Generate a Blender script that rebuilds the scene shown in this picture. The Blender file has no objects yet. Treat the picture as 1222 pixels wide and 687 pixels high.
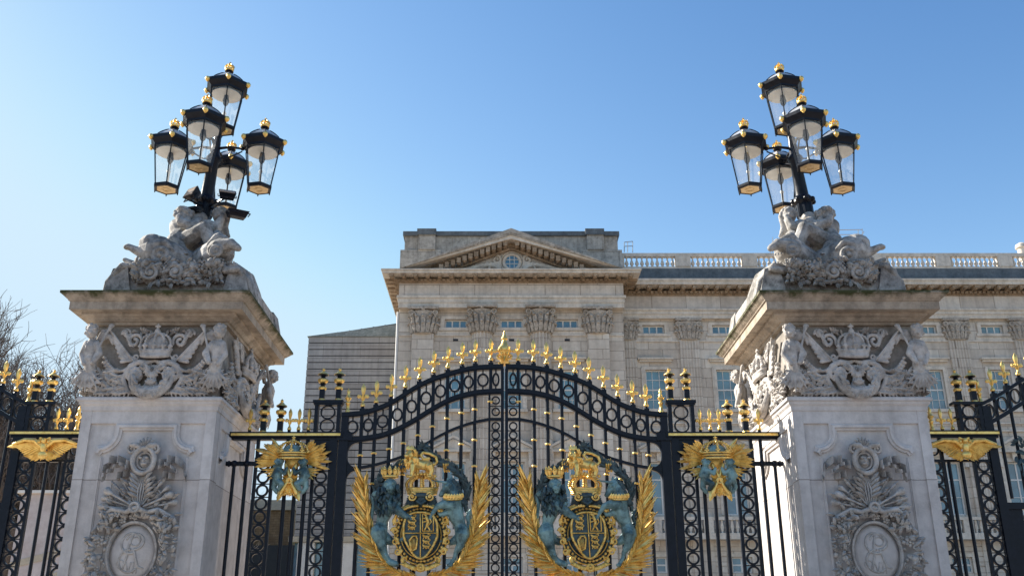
import bpy, math, random
from mathutils import Vector, Matrix
rnd = random.Random(7)
PI = math.pi
C = bpy.context.scene.collection
sc = bpy.context.scene
# ---------------------------------------------------------------- camera model
F = 1170.0; CX = 602.0; CY = 343.5; PITCH = math.radians(20.6); EYE = 1.6
ct, st = math.cos(PITCH), math.sin(PITCH)
def at(x, y, Y):
    """survey helper: photo pixel + distance -> real point in metres"""
    u = (x-CX)/F; v = (CY-y)/F; s = Y/(ct-v*st)
    return Vector((u*s, Y, EYE+(st+v*ct)*s))
def pX(x, y, Y): return at(x, y, Y).x
def pZ(y, Y): return at(CX, y, Y).z

# ---------------------------------------------------------------- mesh builder
class MB:
    def __init__(s): s.v = []; s.f = []
    def add(s, vs, fs):
        o = len(s.v); s.v += [Vector(p) for p in vs]; s.f += [tuple(i+o for i in f) for f in fs]; return s
    def box(s, x0, x1, y0, y1, z0, z1):
        if x0 > x1: x0, x1 = x1, x0
        if y0 > y1: y0, y1 = y1, y0
        if z0 > z1: z0, z1 = z1, z0
        return s.add([(x0,y0,z0),(x1,y0,z0),(x1,y1,z0),(x0,y1,z0),(x0,y0,z1),(x1,y0,z1),(x1,y1,z1),(x0,y1,z1)],
              [(0,3,2,1),(4,5,6,7),(0,1,5,4),(1,2,6,5),(2,3,7,6),(3,0,4,7)])
    def prism(s, poly, y0, y1):
        """poly: (x,z) list counter-clockwise seen from -Y ; extruded y0(front)->y1"""
        n = len(poly)
        vs = [(p[0], y0, p[1]) for p in poly]+[(p[0], y1, p[1]) for p in poly]
        fs = [tuple(range(n)), tuple(range(2*n-1, n-1, -1))]
        for i in range(n): j = (i+1) % n; fs.append((j, i, i+n, j+n))
        return s.add(vs, fs)
    def tube(s, pts, rad, n=8, flat=1.0, up=None):
        pts = [Vector(p) for p in pts]; m = len(pts)
        if not hasattr(rad, '__len__'): rad = [rad]*m
        vs = []; fs = []; prev = None
        for i, p in enumerate(pts):
            t = (pts[min(i+1, m-1)]-pts[max(i-1, 0)])
            if t.length < 1e-9: t = Vector((0,0,1))
            t.normalize()
            a = prev if prev is not None else (Vector(up) if up else (Vector((0,1,0)) if abs(t.y) < .9 else Vector((1,0,0))))
            a = a-t*a.dot(t)
            if a.length < 1e-6: a = Vector((1,0,0))-t*t.x
            a.normalize(); prev = a; b = t.cross(a)
            for k in range(n):
                w = 2*PI*(k+.5)/n
                vs.append(p+(a*math.cos(w)*flat+b*math.sin(w))*rad[i])
        for i in range(m-1):
            for k in range(n):
                k2 = (k+1) % n
                fs.append((i*n+k, i*n+k2, (i+1)*n+k2, (i+1)*n+k))
        fs.append(tuple(range(n-1, -1, -1))); fs.append(tuple((m-1)*n+k for k in range(n)))
        return s.add(vs, fs)
    def lathe(s, prof, c=(0,0,0), n=16, lobes=0, amp=0, rot=0):
        """prof: (r,z) list bottom to top"""
        c = Vector(c); vs = []; fs = []; m = len(prof)
        for (r, z) in prof:
            for k in range(n):
                w = 2*PI*k/n+rot
                rr = r*(1+amp*abs(math.cos(lobes*w/2))) if lobes else r
                vs.append(c+Vector((rr*math.cos(w), rr*math.sin(w), z)))
        for i in range(m-1):
            for k in range(n):
                k2 = (k+1) % n
                fs.append((i*n+k, i*n+k2, (i+1)*n+k2, (i+1)*n+k))
        fs.append(tuple(range(n-1, -1, -1))); fs.append(tuple((m-1)*n+k for k in range(n)))
        return s.add(vs, fs)
    def ell(s, c, r, rot=None, n=10, m=7):
        c = Vector(c)
        if not hasattr(r, '__len__'): r = (r, r, r)
        vs = []; fs = []
        M = rot if rot is not None else Matrix.Identity(3)
        for i in range(1, m):
            th = PI*i/m
            for k in range(n):
                w = 2*PI*k/n
                vs.append(c+M @ Vector((r[0]*math.sin(th)*math.cos(w), r[1]*math.sin(th)*math.sin(w), -r[2]*math.cos(th))))
        for i in range(m-2):
            for k in range(n):
                k2 = (k+1) % n
                fs.append((i*n+k, i*n+k2, (i+1)*n+k2, (i+1)*n+k))
        b = len(vs); vs.append(c+M @ Vector((0,0,-r[2]))); vs.append(c+M @ Vector((0,0,r[2])))
        for k in range(n):
            k2 = (k+1) % n
            fs.append((b, k2, k)); fs.append((b+1, (m-2)*n+k, (m-2)*n+k2))
        return s.add(vs, fs)
    def cap(s, p0, p1, r0, r1=None, n=8):
        r1 = r0 if r1 is None else r1
        p0 = Vector(p0); p1 = Vector(p1); d = p1-p0
        if d.length < 1e-6: return s.ell(p0, r0)
        t = d.normalized()
        pts = [p0-t*r0*.95, p0-t*r0*.7, p0, p1, p1+t*r1*.7, p1+t*r1*.95]
        return s.tube(pts, [r0*.3, r0*.72, r0, r1, r1*.72, r1*.3], n)
    def chain(s, pts, rad, n=8):
        pts = [Vector(p) for p in pts]
        if not hasattr(rad, '__len__'): rad = [rad]*len(pts)
        for i in range(len(pts)-1): s.cap(pts[i], pts[i+1], rad[i], rad[i+1], n)
        return s
    def ring(s, c, rx, rz, w, d, n=22, ry=None):
        """flat ring in XZ plane, radial width w, depth d"""
        c = Vector(c); vs = []; fs = []
        for k in range(n):
            a = 2*PI*k/n; ca, sa = math.cos(a), math.sin(a)
            for (q, y) in ((0, -d/2), (w, -d/2), (w, d/2), (0, d/2)):
                vs.append(c+Vector(((rx-q)*ca, y, (rz-q)*sa)))
        for k in range(n):
            j = (k+1) % n
            for q in range(4):
                q2 = (q+1) % 4
                fs.append((k*4+q, k*4+q2, j*4+q2, j*4+q))
        return s.add(vs, fs)
    def torus(s, c, R, r, axis='z', n=20, m=8, sx=1, sz=1):
        c = Vector(c); vs = []; fs = []
        for k in range(n):
            a = 2*PI*k/n
            for q in range(m):
                b = 2*PI*q/m; rr = R+r*math.cos(b); h = r*math.sin(b)
                if axis == 'z': p = Vector((rr*math.cos(a)*sx, rr*math.sin(a), h))
                else: p = Vector((rr*math.cos(a)*sx, h, rr*math.sin(a)*sz))
                vs.append(c+p)
        for k in range(n):
            j = (k+1) % n
            for q in range(m):
                q2 = (q+1) % m
                fs.append((k*m+q, j*m+q, j*m+q2, k*m+q2))
        return s.add(vs, fs)
    def blade(s, p0, p1, w, t, nrm=(0,-1,0), prof=((0,.35),(.3,1),(.7,.75),(1,.03)), bend=0):
        p0 = Vector(p0); p1 = Vector(p1); d = p1-p0; L = d.length
        if L < 1e-6: return s
        d.normalize(); nv = Vector(nrm); nv = nv-d*nv.dot(d); nv.normalize(); sd = d.cross(nv)
        vs = []; fs = []
        for (q, k) in prof:
            c = p0+d*L*q+nv*bend*math.sin(PI*q)
            vs += [c+sd*w*k, c+nv*t*(.3+.7*k), c-sd*w*k, c-nv*t*.4*(.3+.7*k)]
        m = len(prof)
        for i in range(m-1):
            for k in range(4):
                k2 = (k+1) % 4; fs.append((i*4+k, (i+1)*4+k, (i+1)*4+k2, i*4+k2))
        fs.append((0,1,2,3)); fs.append(tuple((m-1)*4+k for k in (3,2,1,0)))
        return s.add(vs, fs)
    def xf(s, fn, start=0):
        for i in range(start, len(s.v)): s.v[i] = Vector(fn(s.v[i]))
        return s
    def arrays(s): return (s.v, s.f)
def spiral(c, r0, r1, turns, a0=0, dirn=1, n=26):
    """points of a spiral in the XZ plane"""
    out = []
    for i in range(n+1):
        q = i/n; r = r0+(r1-r0)*q; a = a0+dirn*turns*2*PI*q
        out.append(Vector((c[0]+r*math.cos(a), c[1], c[2]+r*math.sin(a))))
    return out

def emit(name, arr, mat, parent=None, origin=(0,0,0), mirror=False, smooth=None, fixn=False):
    V, Fc = arr; o = Vector(origin)
    if mirror:
        V = [Vector((-p.x, p.y, p.z)) for p in V]; Fc = [tuple(reversed(f)) for f in Fc]
    me = bpy.data.meshes.new(name)
    me.from_pydata([tuple(p-o) for p in V], [], Fc); me.update()
    if fixn:
        import bmesh
        bm = bmesh.new(); bm.from_mesh(me); bmesh.ops.recalc_face_normals(bm, faces=bm.faces); bm.to_mesh(me); bm.free()
    if smooth is not None:
        me.polygons.foreach_set('use_smooth', [True]*len(me.polygons))
        if smooth < 179: me.set_sharp_from_angle(angle=math.radians(smooth))
    me.materials.append(mat)
    ob = bpy.data.objects.new(name, me); C.objects.link(ob)
    if parent is not None: ob.parent = parent
    else: ob.location = o
    return ob
def tag(o, label=None, cat=None, group=None, kind=None):
    if label: o['label'] = label
    if cat: o['category'] = cat
    if group: o['group'] = group
    if kind: o['kind'] = kind
    return o
def empty(name, loc, label, cat, group=None):
    o = bpy.data.objects.new(name, None); C.objects.link(o); o.location = loc
    return tag(o, label, cat, group)
_cache = {}
def blob(key, mb, voxel, smooth=2):
    """carve: weld the overlapping shapes of mb into one continuous surface"""
    if key in _cache: return _cache[key]
    me = bpy.data.meshes.new('tmp'); me.from_pydata([tuple(p) for p in mb.v], [], mb.f); me.update()
    ob = bpy.data.objects.new('tmp', me); C.objects.link(ob)
    m = ob.modifiers.new('r', 'REMESH'); m.mode = 'VOXEL'; m.voxel_size = voxel
    if smooth:
        k = ob.modifiers.new('s', 'SMOOTH'); k.factor = .5; k.iterations = smooth
    dg = bpy.context.evaluated_depsgraph_get()
    em = ob.evaluated_get(dg).to_mesh()
    V = [v.co.copy() for v in em.vertices]; Fc = [tuple(p.vertices) for p in em.polygons]
    ob.evaluated_get(dg).to_mesh_clear()
    bpy.data.objects.remove(ob); bpy.data.meshes.remove(me)
    _cache[key] = (V, Fc)
    return _cache[key]

# ---------------------------------------------------------------- materials
def newmat(name):
    m = bpy.data.materials.new(name); m.use_nodes = True
    nt = m.node_tree; b = nt.nodes['Principled BSDF']; return m, nt, b
def N(nt, t, **kw):
    n = nt.nodes.new(t)
    for k, v in kw.items():
        if k in n.inputs: n.inputs[k].default_value = v
        else: setattr(n, k, v)
    return n
def ramp(nt, src, stops):
    r = N(nt, 'ShaderNodeValToRGB'); e = r.color_ramp.elements
    while len(e) < len(stops): e.new(.5)
    for i, (p, c) in enumerate(stops): e[i].position = p; e[i].color = (*c, 1) if len(c) == 3 else c
    nt.links.new(src, r.inputs[0]); return r
def mix(nt, fac, a, b, mode='MIX'):
    m = N(nt, 'ShaderNodeMix', data_type='RGBA', blend_type=mode)
    for s, v in ((m.inputs[0], fac), (m.inputs[6], a), (m.inputs[7], b)):
        if hasattr(v, 'links'): nt.links.new(v, s)
        elif hasattr(v, '__len__'): s.default_value = (*v, 1) if len(v) == 3 else v
        else: s.default_value = v
    return m.outputs[2]
def stone(name, c1, c2, blocks=None, joint=(.1,.09,.08), stain=.5, rough=.85, bump=.25, streak=0.0, moss=None, scale=1.0, jw=.012):
    m, nt, b = newmat(name); L = nt.links
    tc = N(nt, 'ShaderNodeTexCoord'); geo = tc.outputs['Object']
    n1 = N(nt, 'ShaderNodeTexNoise', Scale=1.3*scale, Detail=8.0, Roughness=.62); L.new(geo, n1.inputs['Vector'])
    base = ramp(nt, n1.outputs[0], [(.3, c1), (.7, c2)]).outputs[0]
    n2 = N(nt, 'ShaderNodeTexNoise', Scale=5.5*scale, Detail=9.0, Roughness=.7); L.new(geo, n2.inputs['Vector'])
    st_ = ramp(nt, n2.outputs[0], [(.42, (1,1,1)), (.72, (1-stain*.75,)*3)]).outputs[0]
    col = mix(nt, 1.0, base, st_, 'MULTIPLY')
    if streak:
        mp = N(nt, 'ShaderNodeMapping'); mp.inputs['Scale'].default_value = (3.5, 3.5, .22)
        L.new(geo, mp.inputs[0])
        n3 = N(nt, 'ShaderNodeTexNoise', Scale=1.0, Detail=6.0, Roughness=.6); L.new(mp.outputs[0], n3.inputs['Vector'])
        s3 = ramp(nt, n3.outputs[0], [(.45, (1,1,1)), (.7, (1-streak,)*3)]).outputs[0]
        col = mix(nt, 1.0, col, s3, 'MULTIPLY')
    hb = None
    if blocks:
        sx = N(nt, 'ShaderNodeSeparateXYZ'); L.new(geo, sx.inputs[0])
        ad = N(nt, 'ShaderNodeMath', operation='ADD'); L.new(sx.outputs[0], ad.inputs[0]); L.new(sx.outputs[1], ad.inputs[1])
        cb = N(nt, 'ShaderNodeCombineXYZ'); L.new(ad.outputs[0], cb.inputs[0]); L.new(sx.outputs[2], cb.inputs[1])
        br = N(nt, 'ShaderNodeTexBrick', Scale=1.0)
        br.inputs['Brick Width'].default_value = blocks[0]; br.inputs['Row Height'].default_value = blocks[1]
        br.inputs['Mortar Size'].default_value = jw; br.inputs['Mortar Smooth'].default_value = .1
        br.inputs['Color1'].default_value = (1,1,1,1); br.inputs['Color2'].default_value = (.80,.77,.75,1); br.inputs['Mortar'].default_value = (.5,.46,.43,1)
        L.new(cb.outputs[0], br.inputs['Vector'])
        col = mix(nt, 1.0, col, br.outputs[0], 'MULTIPLY'); hb = br.outputs['Fac']
    if moss:
        n4 = N(nt, 'ShaderNodeTexNoise', Scale=4.0, Detail=8.0, Roughness=.7); L.new(geo, n4.inputs['Vector'])
        sz = N(nt, 'ShaderNodeSeparateXYZ'); L.new(geo, sz.inputs[0])
        mr = N(nt, 'ShaderNodeMapRange'); mr.inputs[1].default_value = moss[0]; mr.inputs[2].default_value = moss[1]
        mr.inputs[3].default_value = -.25; mr.inputs[4].default_value = .35; L.new(sz.outputs[2], mr.inputs[0])
        a2 = N(nt, 'ShaderNodeMath', operation='ADD'); L.new(n4.outputs[0], a2.inputs[0]); L.new(mr.outputs[0], a2.inputs[1])
        mf = ramp(nt, a2.outputs[0], [(.5, (0,0,0)), (.72, (1,1,1))]).outputs[0]
        col = mix(nt, mf, col, moss[2])
    L.new(col, b.inputs['Base Color']); b.inputs['Roughness'].default_value = rough
    b.inputs['Specular IOR Level'].default_value = .3
    nb = N(nt, 'ShaderNodeTexNoise', Scale=38.0*scale, Detail=5.0); L.new(geo, nb.inputs['Vector'])
    bp = N(nt, 'ShaderNodeBump', Strength=bump, Distance=.02); L.new(nb.outputs[0], bp.inputs['Height'])
    if hb is not None:
        bp2 = N(nt, 'ShaderNodeBump', Strength=.6, Distance=.03); bp2.invert = True
        L.new(hb, bp2.inputs['Height']); L.new(bp.outputs[0], bp2.inputs['Normal']); L.new(bp2.outputs[0], b.inputs['Normal'])
    else: L.new(bp.outputs[0], b.inputs['Normal'])
    return m
def metal(name, c1, c2, metallic, rough, r2=None, scale=9.0, bump=.15, bscale=60.0, dist=.01, lo=.35, hi=.65, spec=.5):
    m, nt, b = newmat(name); L = nt.links; b.inputs['Specular IOR Level'].default_value = spec
    tc = N(nt, 'ShaderNodeTexCoord')
    n1 = N(nt, 'ShaderNodeTexNoise', Scale=scale, Detail=7.0, Roughness=.65); L.new(tc.outputs['Object'], n1.inputs['Vector'])
    L.new(ramp(nt, n1.outputs[0], [(lo, c1), (hi, c2)]).outputs[0], b.inputs['Base Color'])
    b.inputs['Metallic'].default_value = metallic
    r2 = rough if r2 is None else r2
    rr = ramp(nt, n1.outputs[0], [(.3, (rough,)*3), (.7, (r2,)*3)]); L.new(rr.outputs[0], b.inputs['Roughness'])
    nb = N(nt, 'ShaderNodeTexNoise', Scale=bscale, Detail=4.0); L.new(tc.outputs['Object'], nb.inputs['Vector'])
    bp = N(nt, 'ShaderNodeBump', Strength=bump, Distance=dist); L.new(nb.outputs[0], bp.inputs['Height']); L.new(bp.outputs[0], b.inputs['Normal'])
    return m
M = {}
M['pier'] = stone('pier_portland_stone', (.60,.565,.545), (.71,.68,.66), blocks=(2.9,1.23), stain=.32, streak=.22, bump=.2, jw=.006)
M['carve'] = stone('pier_carved_stone', (.40,.365,.335), (.62,.585,.55), stain=.75, streak=.15, bump=.35, scale=1.6)
M['cornice'] = stone('pier_cornice_stone', (.33,.265,.20), (.55,.475,.39), stain=.7, streak=.4, bump=.35, moss=(-.16, .02, (.05,.055,.02)))
M['statue'] = stone('weathered_statue_stone', (.24,.225,.205), (.64,.61,.57), stain=1.1, streak=.35, bump=.5, scale=1.8)
M['palace'] = stone('palace_ashlar', (.62,.553,.475), (.75,.695,.615), blocks=(1.75,.62), stain=.25, streak=.18, bump=.1, scale=.5, jw=.016)
M['palace_trim'] = stone('palace_trim_stone', (.61,.54,.455), (.76,.70,.62), stain=.4, streak=.2, bump=.15, scale=.7)
M['palace_frieze'] = stone('palace_frieze_stone', (.62,.565,.51), (.72,.68,.63), blocks=(2.2,1.3), stain=.3, streak=.2, bump=.1, scale=.6, jw=.02)
M['palace_brown'] = stone('palace_brown_stone', (.28,.20,.13), (.50,.385,.28), stain=.7, streak=.3, bump=.3, scale=1.0)  # darker, browner stone for the bed mould and modillions
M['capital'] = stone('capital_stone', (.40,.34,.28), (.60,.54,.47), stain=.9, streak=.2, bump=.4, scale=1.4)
M['soot_shade'] = stone('soot_shade_ground_stone', (.22,.195,.17), (.42,.385,.345), stain=.6, streak=.2, bump=.4, scale=1.8)  # soot stain plus the shade of the carved hollows, put into the colour
M['palace_attic'] = stone('palace_attic_stone', (.45,.42,.375), (.66,.61,.54), blocks=(2.4,1.1), stain=.65, streak=.35, bump=.2, scale=.8)
M['lead'] = stone('dark_lead', (.11,.13,.145), (.20,.22,.235), stain=.5, streak=.2, bump=.2)
M['slab'] = stone('grey_slab_cladding', (.32,.325,.335), (.40,.405,.41), blocks=(2.6,.92), stain=.25, streak=.2, bump=.05, scale=.4)
M['slabgap'] = stone('dark_joint', (.03,.035,.045), (.04,.045,.055), stain=.1)
M['cream'] = stone('cream_stone', (.42,.37,.29), (.5,.45,.36), stain=.3)
M['white'] = stone('white_paint', (.62,.61,.58), (.72,.71,.69), stain=.12, rough=.5, bump=.03)
M['copperroof'] = stone('pale_metal_roof', (.24,.26,.23), (.36,.37,.32), stain=.6, streak=.2, bump=.2)
M['brickbrown'] = stone('brown_brick', (.20,.135,.075), (.30,.21,.12), blocks=(.5,.22), stain=.4, bump=.2)
M['pinkwall'] = stone('pale_pink_wall', (.42,.36,.35), (.56,.52,.52), stain=.2, bump=.05)
M['iron'] = metal('black_iron_paint', (.004,.006,.012), (.010,.013,.022), 0.0, .28, .42, scale=14, bump=.1, spec=.22)
M['gold'] = metal('gilding', (.66,.36,.07), (1.0,.70,.23), .75, .26, .42, scale=13, lo=.30, hi=.55, bump=.3, bscale=90, dist=.006)
M['gilt_dull'] = metal('gilding_on_carving', (.55,.29,.05), (.95,.64,.20), .75, .30, .45, scale=24, bump=.35, bscale=110, dist=.006)
M['bronze'] = metal('verdigris_bronze', (.035,.07,.075), (.25,.41,.41), .2, .30, .55, scale=5, lo=.38, hi=.62, bump=.4, bscale=70)
M['laurel'] = metal('dark_painted_leaves', (.016,.030,.036), (.075,.125,.135), .1, .45, .6, scale=14, bump=.2)
M['domeglass'] = metal('opal_dome', (.30,.31,.33), (.46,.47,.48), .0, .18, .3, scale=5)
M['baseplate'] = metal('brass_base', (.50,.36,.18), (.72,.58,.36), .5, .35, .5, scale=10)
M['bark'] = stone('tree_bark', (.12,.098,.088), (.19,.158,.14), stain=.3, bump=.1)
M['lensgrey'] = metal('lamp_lens', (.30,.20,.14), (.42,.30,.2), .3, .3, scale=6)
M['reflector'] = metal('lamp_reflector', (.62,.60,.55), (.75,.73,.68), .1, .35, scale=6)
M['steel'] = metal('galvanised_steel', (.35,.36,.37), (.5,.5,.5), .6, .4)
def glassmat():
    m, nt, b = newmat('lantern_glass'); L = nt.links
    out = nt.nodes['Material Output']; nt.nodes.remove(b)
    tr = N(nt, 'ShaderNodeBsdfTransparent'); tr.inputs[0].default_value = (.93,.95,.96,1)
    gl = N(nt, 'ShaderNodeBsdfGlossy', Roughness=.03); df = N(nt, 'ShaderNodeBsdfTranslucent'); df.inputs[0].default_value = (.9,.9,.9,1)
    d2 = N(nt, 'ShaderNodeBsdfDiffuse'); d2.inputs[0].default_value = (.8,.8,.8,1)
    lw = N(nt, 'ShaderNodeLayerWeight', Blend=.12); fr = N(nt, 'ShaderNodeMath', operation='MULTIPLY_ADD'); L.new(lw.outputs['Facing'], fr.inputs[0]); fr.inputs[1].default_value = .30; fr.inputs[2].default_value = .03
    tc = N(nt, 'ShaderNodeTexCoord'); no = N(nt, 'ShaderNodeTexNoise', Scale=2.0, Detail=1.0); L.new(tc.outputs['Object'], no.inputs['Vector'])
    rp = ramp(nt, no.outputs[0], [(.3, (.07,)*3), (.75, (.20,)*3)])
    a0 = N(nt, 'ShaderNodeMixShader'); a0.inputs[0].default_value = .5; L.new(df.outputs[0], a0.inputs[1]); L.new(d2.outputs[0], a0.inputs[2])
    a = N(nt, 'ShaderNodeMixShader'); L.new(rp.outputs[0], a.inputs[0]); L.new(tr.outputs[0], a.inputs[1]); L.new(a0.outputs[0], a.inputs[2])
    c = N(nt, 'ShaderNodeMixShader'); L.new(fr.outputs[0], c.inputs[0]); L.new(a.outputs[0], c.inputs[1]); L.new(gl.outputs[0], c.inputs[2])
    L.new(c.outputs[0], out.inputs[0]); return m
M['glass'] = glassmat()
def panemat():
    m, nt, b = newmat('window_pane'); L = nt.links
    tc = N(nt, 'ShaderNodeTexCoord'); no = N(nt, 'ShaderNodeTexNoise', Scale=.9, Detail=2.0); L.new(tc.outputs['Object'], no.inputs['Vector'])
    L.new(ramp(nt, no.outputs[0], [(.35, (.025,.085,.13)), (.65, (.07,.20,.28))]).outputs[0], b.inputs['Base Color'])
    b.inputs['Roughness'].default_value = .06; b.inputs['IOR'].default_value = 1.9; b.inputs['Coat Weight'].default_value = .5
    bp = N(nt, 'ShaderNodeBump', Strength=.15, Distance=.05); L.new(no.outputs[0], bp.inputs['Height']); L.new(bp.outputs[0], b.inputs['Normal'])
    return m
M['pane'] = panemat()
def groundmat(name, c1, c2, sc_=.6):
    m, nt, b = newmat(name); L = nt.links
    tc = N(nt, 'ShaderNodeTexCoord'); no = N(nt, 'ShaderNodeTexNoise', Scale=sc_, Detail=9.0, Roughness=.7); L.new(tc.outputs['Object'], no.inputs['Vector'])
    L.new(ramp(nt, no.outputs[0], [(.3, c1), (.7, c2)]).outputs[0], b.inputs['Base Color']); b.inputs['Roughness'].default_value = .9
    n2 = N(nt, 'ShaderNodeTexNoise', Scale=40.0, Detail=3.0); L.new(tc.outputs['Object'], n2.inputs['Vector'])
    bp = N(nt, 'ShaderNodeBump', Strength=.3, Distance=.01); L.new(n2.outputs[0], bp.inputs['Height']); L.new(bp.outputs[0], b.inputs['Normal'])
    return m
M['ground'] = groundmat('park_ground', (.10,.11,.06), (.16,.16,.09))
M['pave'] = groundmat('stone_paving', (.36,.32,.28), (.46,.42,.37))
M['forecourt'] = groundmat('tan_gravel', (.40,.30,.21), (.50,.39,.28))
M['road'] = groundmat('reddish_asphalt', (.16,.09,.07), (.22,.12,.09))

# ================================================================ SETTING
def sheet(name, x0, x1, y0, y1, z, mat):
    mb = MB().add([(x0,y0,z),(x1,y0,z),(x1,y1,z),(x0,y1,z)], [(0,1,2,3)])
    return tag(emit(name, mb.arrays(), mat), kind='structure')
sheet('ground', -1500, 1500, -1500, 1500, -.02, M['ground'])
sheet('road', -200, 200, -30, 4, -.012, M['road'])
mb = MB().box(-200, 200, 4, 16.5, -.3, .10)
tag(emit('pavement', mb.arrays(), M['pave']), kind='structure')
sheet('forecourt', -70, 110, 16.5, 60, -.008, M['forecourt'])

# ================================================================ PIER
PXC = 4.80; PHW = .91; PY0 = 13.0; PHD = 1.10; PYC = PY0+PHD
ZL0, ZL1, ZF1, ZC1 = 4.743, 4.895, 5.926, 6.315
def ringbox(mb, o, z0, z1):     # square slab round the pier with overhang o
    mb.box(PXC-PHW-o, PXC+PHW+o, PY0-o, PY0+2*PHD+o, z0, z1)
def profbox(mb, prof):
    """prof (o,z) list bottom->top : swept moulding around the pier plan"""
    vs = []; fs = []; n = len(prof)
    for (o, z) in prof:
        x0, x1, y0, y1 = PXC-PHW-o, PXC+PHW+o, PY0-o, PY0+2*PHD+o
        vs += [(x0,y0,z),(x1,y0,z),(x1,y1,z),(x0,y1,z)]
    for i in range(n-1):
        for k in range(4):
            k2 = (k+1) % 4; fs.append((i*4+k, i*4+k2, (i+1)*4+k2, (i+1)*4+k))
    fs.append((3,2,1,0)); fs.append(tuple((n-1)*4+k for k in range(4)))
    mb.add(vs, fs)
def to_face(face):
    """map relief space (u, n outward, z) to the world for the front or the sides"""
    hs = 1.0
    if face == 'front': return lambda p: Vector((PXC+p.x*.965, PY0-p.y*.9, p.z))
    k = PHD/PHW
    if face == 'inner': return lambda p: Vector((PXC-PHW-p.y, PY0+PHD-p.x*k, p.z))
    if face == 'outer': return lambda p: Vector((PXC+PHW+p.y, PY0+PHD+p.x*k, p.z))
def RL(a, b, n=0.0):           # frieze carving units -> (u, n, z)
    return Vector(((a-742)*.0023, n, 4.9+(495-b)*.00258))
def leafy(mb, p, ang, L, w, n0=.02, curl=.03):
    """acanthus leaf: a midrib and rounded lobes, lying on the relief face; ang in the u-z plane"""
    d = Vector((math.cos(ang), 0, math.sin(ang))); sd = Vector((-d.z, 0, d.x))
    pts = [p+d*L*q+Vector((0, n0+curl*math.sin(PI*q*.9), 0)) for q in (0, .33, .66, 1)]
    mb.chain(pts, [w*.30, w*.34, w*.26, w*.14], 6)
    for q, k in ((.2, .9), (.45, 1.0), (.7, .72)):
        c = p+d*L*q
        for sgn in (-1, 1):
            e = c+sd*sgn*w*k+d*w*.55+Vector((0, n0+curl*.5, 0))
            mb.cap(c+Vector((0, n0+curl*.6, 0)), e, w*.24, w*.17, 6)
def crown_prims(mb, c, W, H, n):
    """royal crown carved in relief: circlet, crosses, arches, orb, cross"""
    R = W/2; c = Vector(c)
    # circlet as a bulging band
    for (dz, rr) in ((0, .085), (.16, .06), (.30, .07)):
        pts = [c+Vector((R*math.sin(t)*(.86+.14*dz/.3), n*.3+n*.75*math.cos(t), dz*H*.62+.10*H*(1-math.cos(t)))) for t in [(-PI/2+PI*i/14) for i in range(15)]]
        mb.chain(pts, [H*rr]*15, 6)
    fill = MB()
    mb.ell(c+Vector((0, n*.2, H*.42)), (R*.93, n*.8, H*.40))
    for i, t in enumerate((-1.25, -.63, 0, .63, 1.25)):
        b = c+Vector((R*math.sin(t), n*.3+n*.8*math.cos(t), H*.24))
        mb.ell(b+Vector((0, .01, H*.12)), (H*.065, n*.25, H*.12)); mb.ell(b+Vector((0, .012, H*.14)), (H*.12, n*.22, H*.045))
        top = c+Vector((0, n*.35, H*.86))
        pts = []
        for q in range(9):
            s_ = q/8; a = s_*PI/2
            pts.append(Vector((b.x+(top.x-b.x)*(1-math.cos(a))*1.0+ (R*.12*math.sin(t)*math.sin(2*a)), b.y+(top.y-b.y)*s_+.02*math.sin(2*a), b.z+.1*H+(top.z-b.z-.1*H)*math.sin(a))))
        mb.chain(pts, [H*.05]*9, 6)
        for p_ in pts[1:8:1]: mb.ell(p_+Vector((0, n*.12, 0)), H*.05, n=6, m=5)
    mb.ell(c+Vector((0, n*.5, H*.92)), H*.11)
    mb.ell(c+Vector((0, n*.5, H*1.10)), (H*.045, .03, H*.13)); mb.ell(c+Vector((0, n*.5, H*1.11)), (H*.12, .03, H*.045))
def head_prims(mb, c, r, look=0.0):
    """child's head with curls, brow, nose, cheeks; look: turn in u"""
    c = Vector(c); f = Vector((math.sin(look), math.cos(look), 0)); s_ = Vector((math.cos(look), -math.sin(look), 0))
    mb.ell(c, (r*.88, r*.92, r*1.05))
    mb.ell(c+f*r*.85+Vector((0,0,-r*.12)), (r*.13, r*.2, r*.2))
    for k in (-1, 1):
        mb.ell(c+f*r*.62+s_*k*r*.42+Vector((0,0,-r*.35)), r*.30)
        mb.ell(c+f*r*.78+s_*k*r*.32+Vector((0,0,r*.16)), (r*.22, r*.12, r*.08))
    mb.ell(c+f*r*.78+Vector((0,0,-r*.55)), (r*.24, r*.12, r*.08)); mb.ell(c+f*r*.62+Vector((0,0,-r*.82)), r*.22)
    g = random.Random(3)
    for i in range(26):
        a = g.uniform(-PI, PI); e = g.uniform(.15, 1.35)
        d = Vector((math.cos(a)*math.cos(e), math.sin(a)*math.cos(e), math.sin(e)))
        if d.dot(f) > .72: continue
        mb.ell(c+Vector((d.x*r*.95, d.y*r*.95, d.z*r)), r*.26, n=7, m=5)
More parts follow.
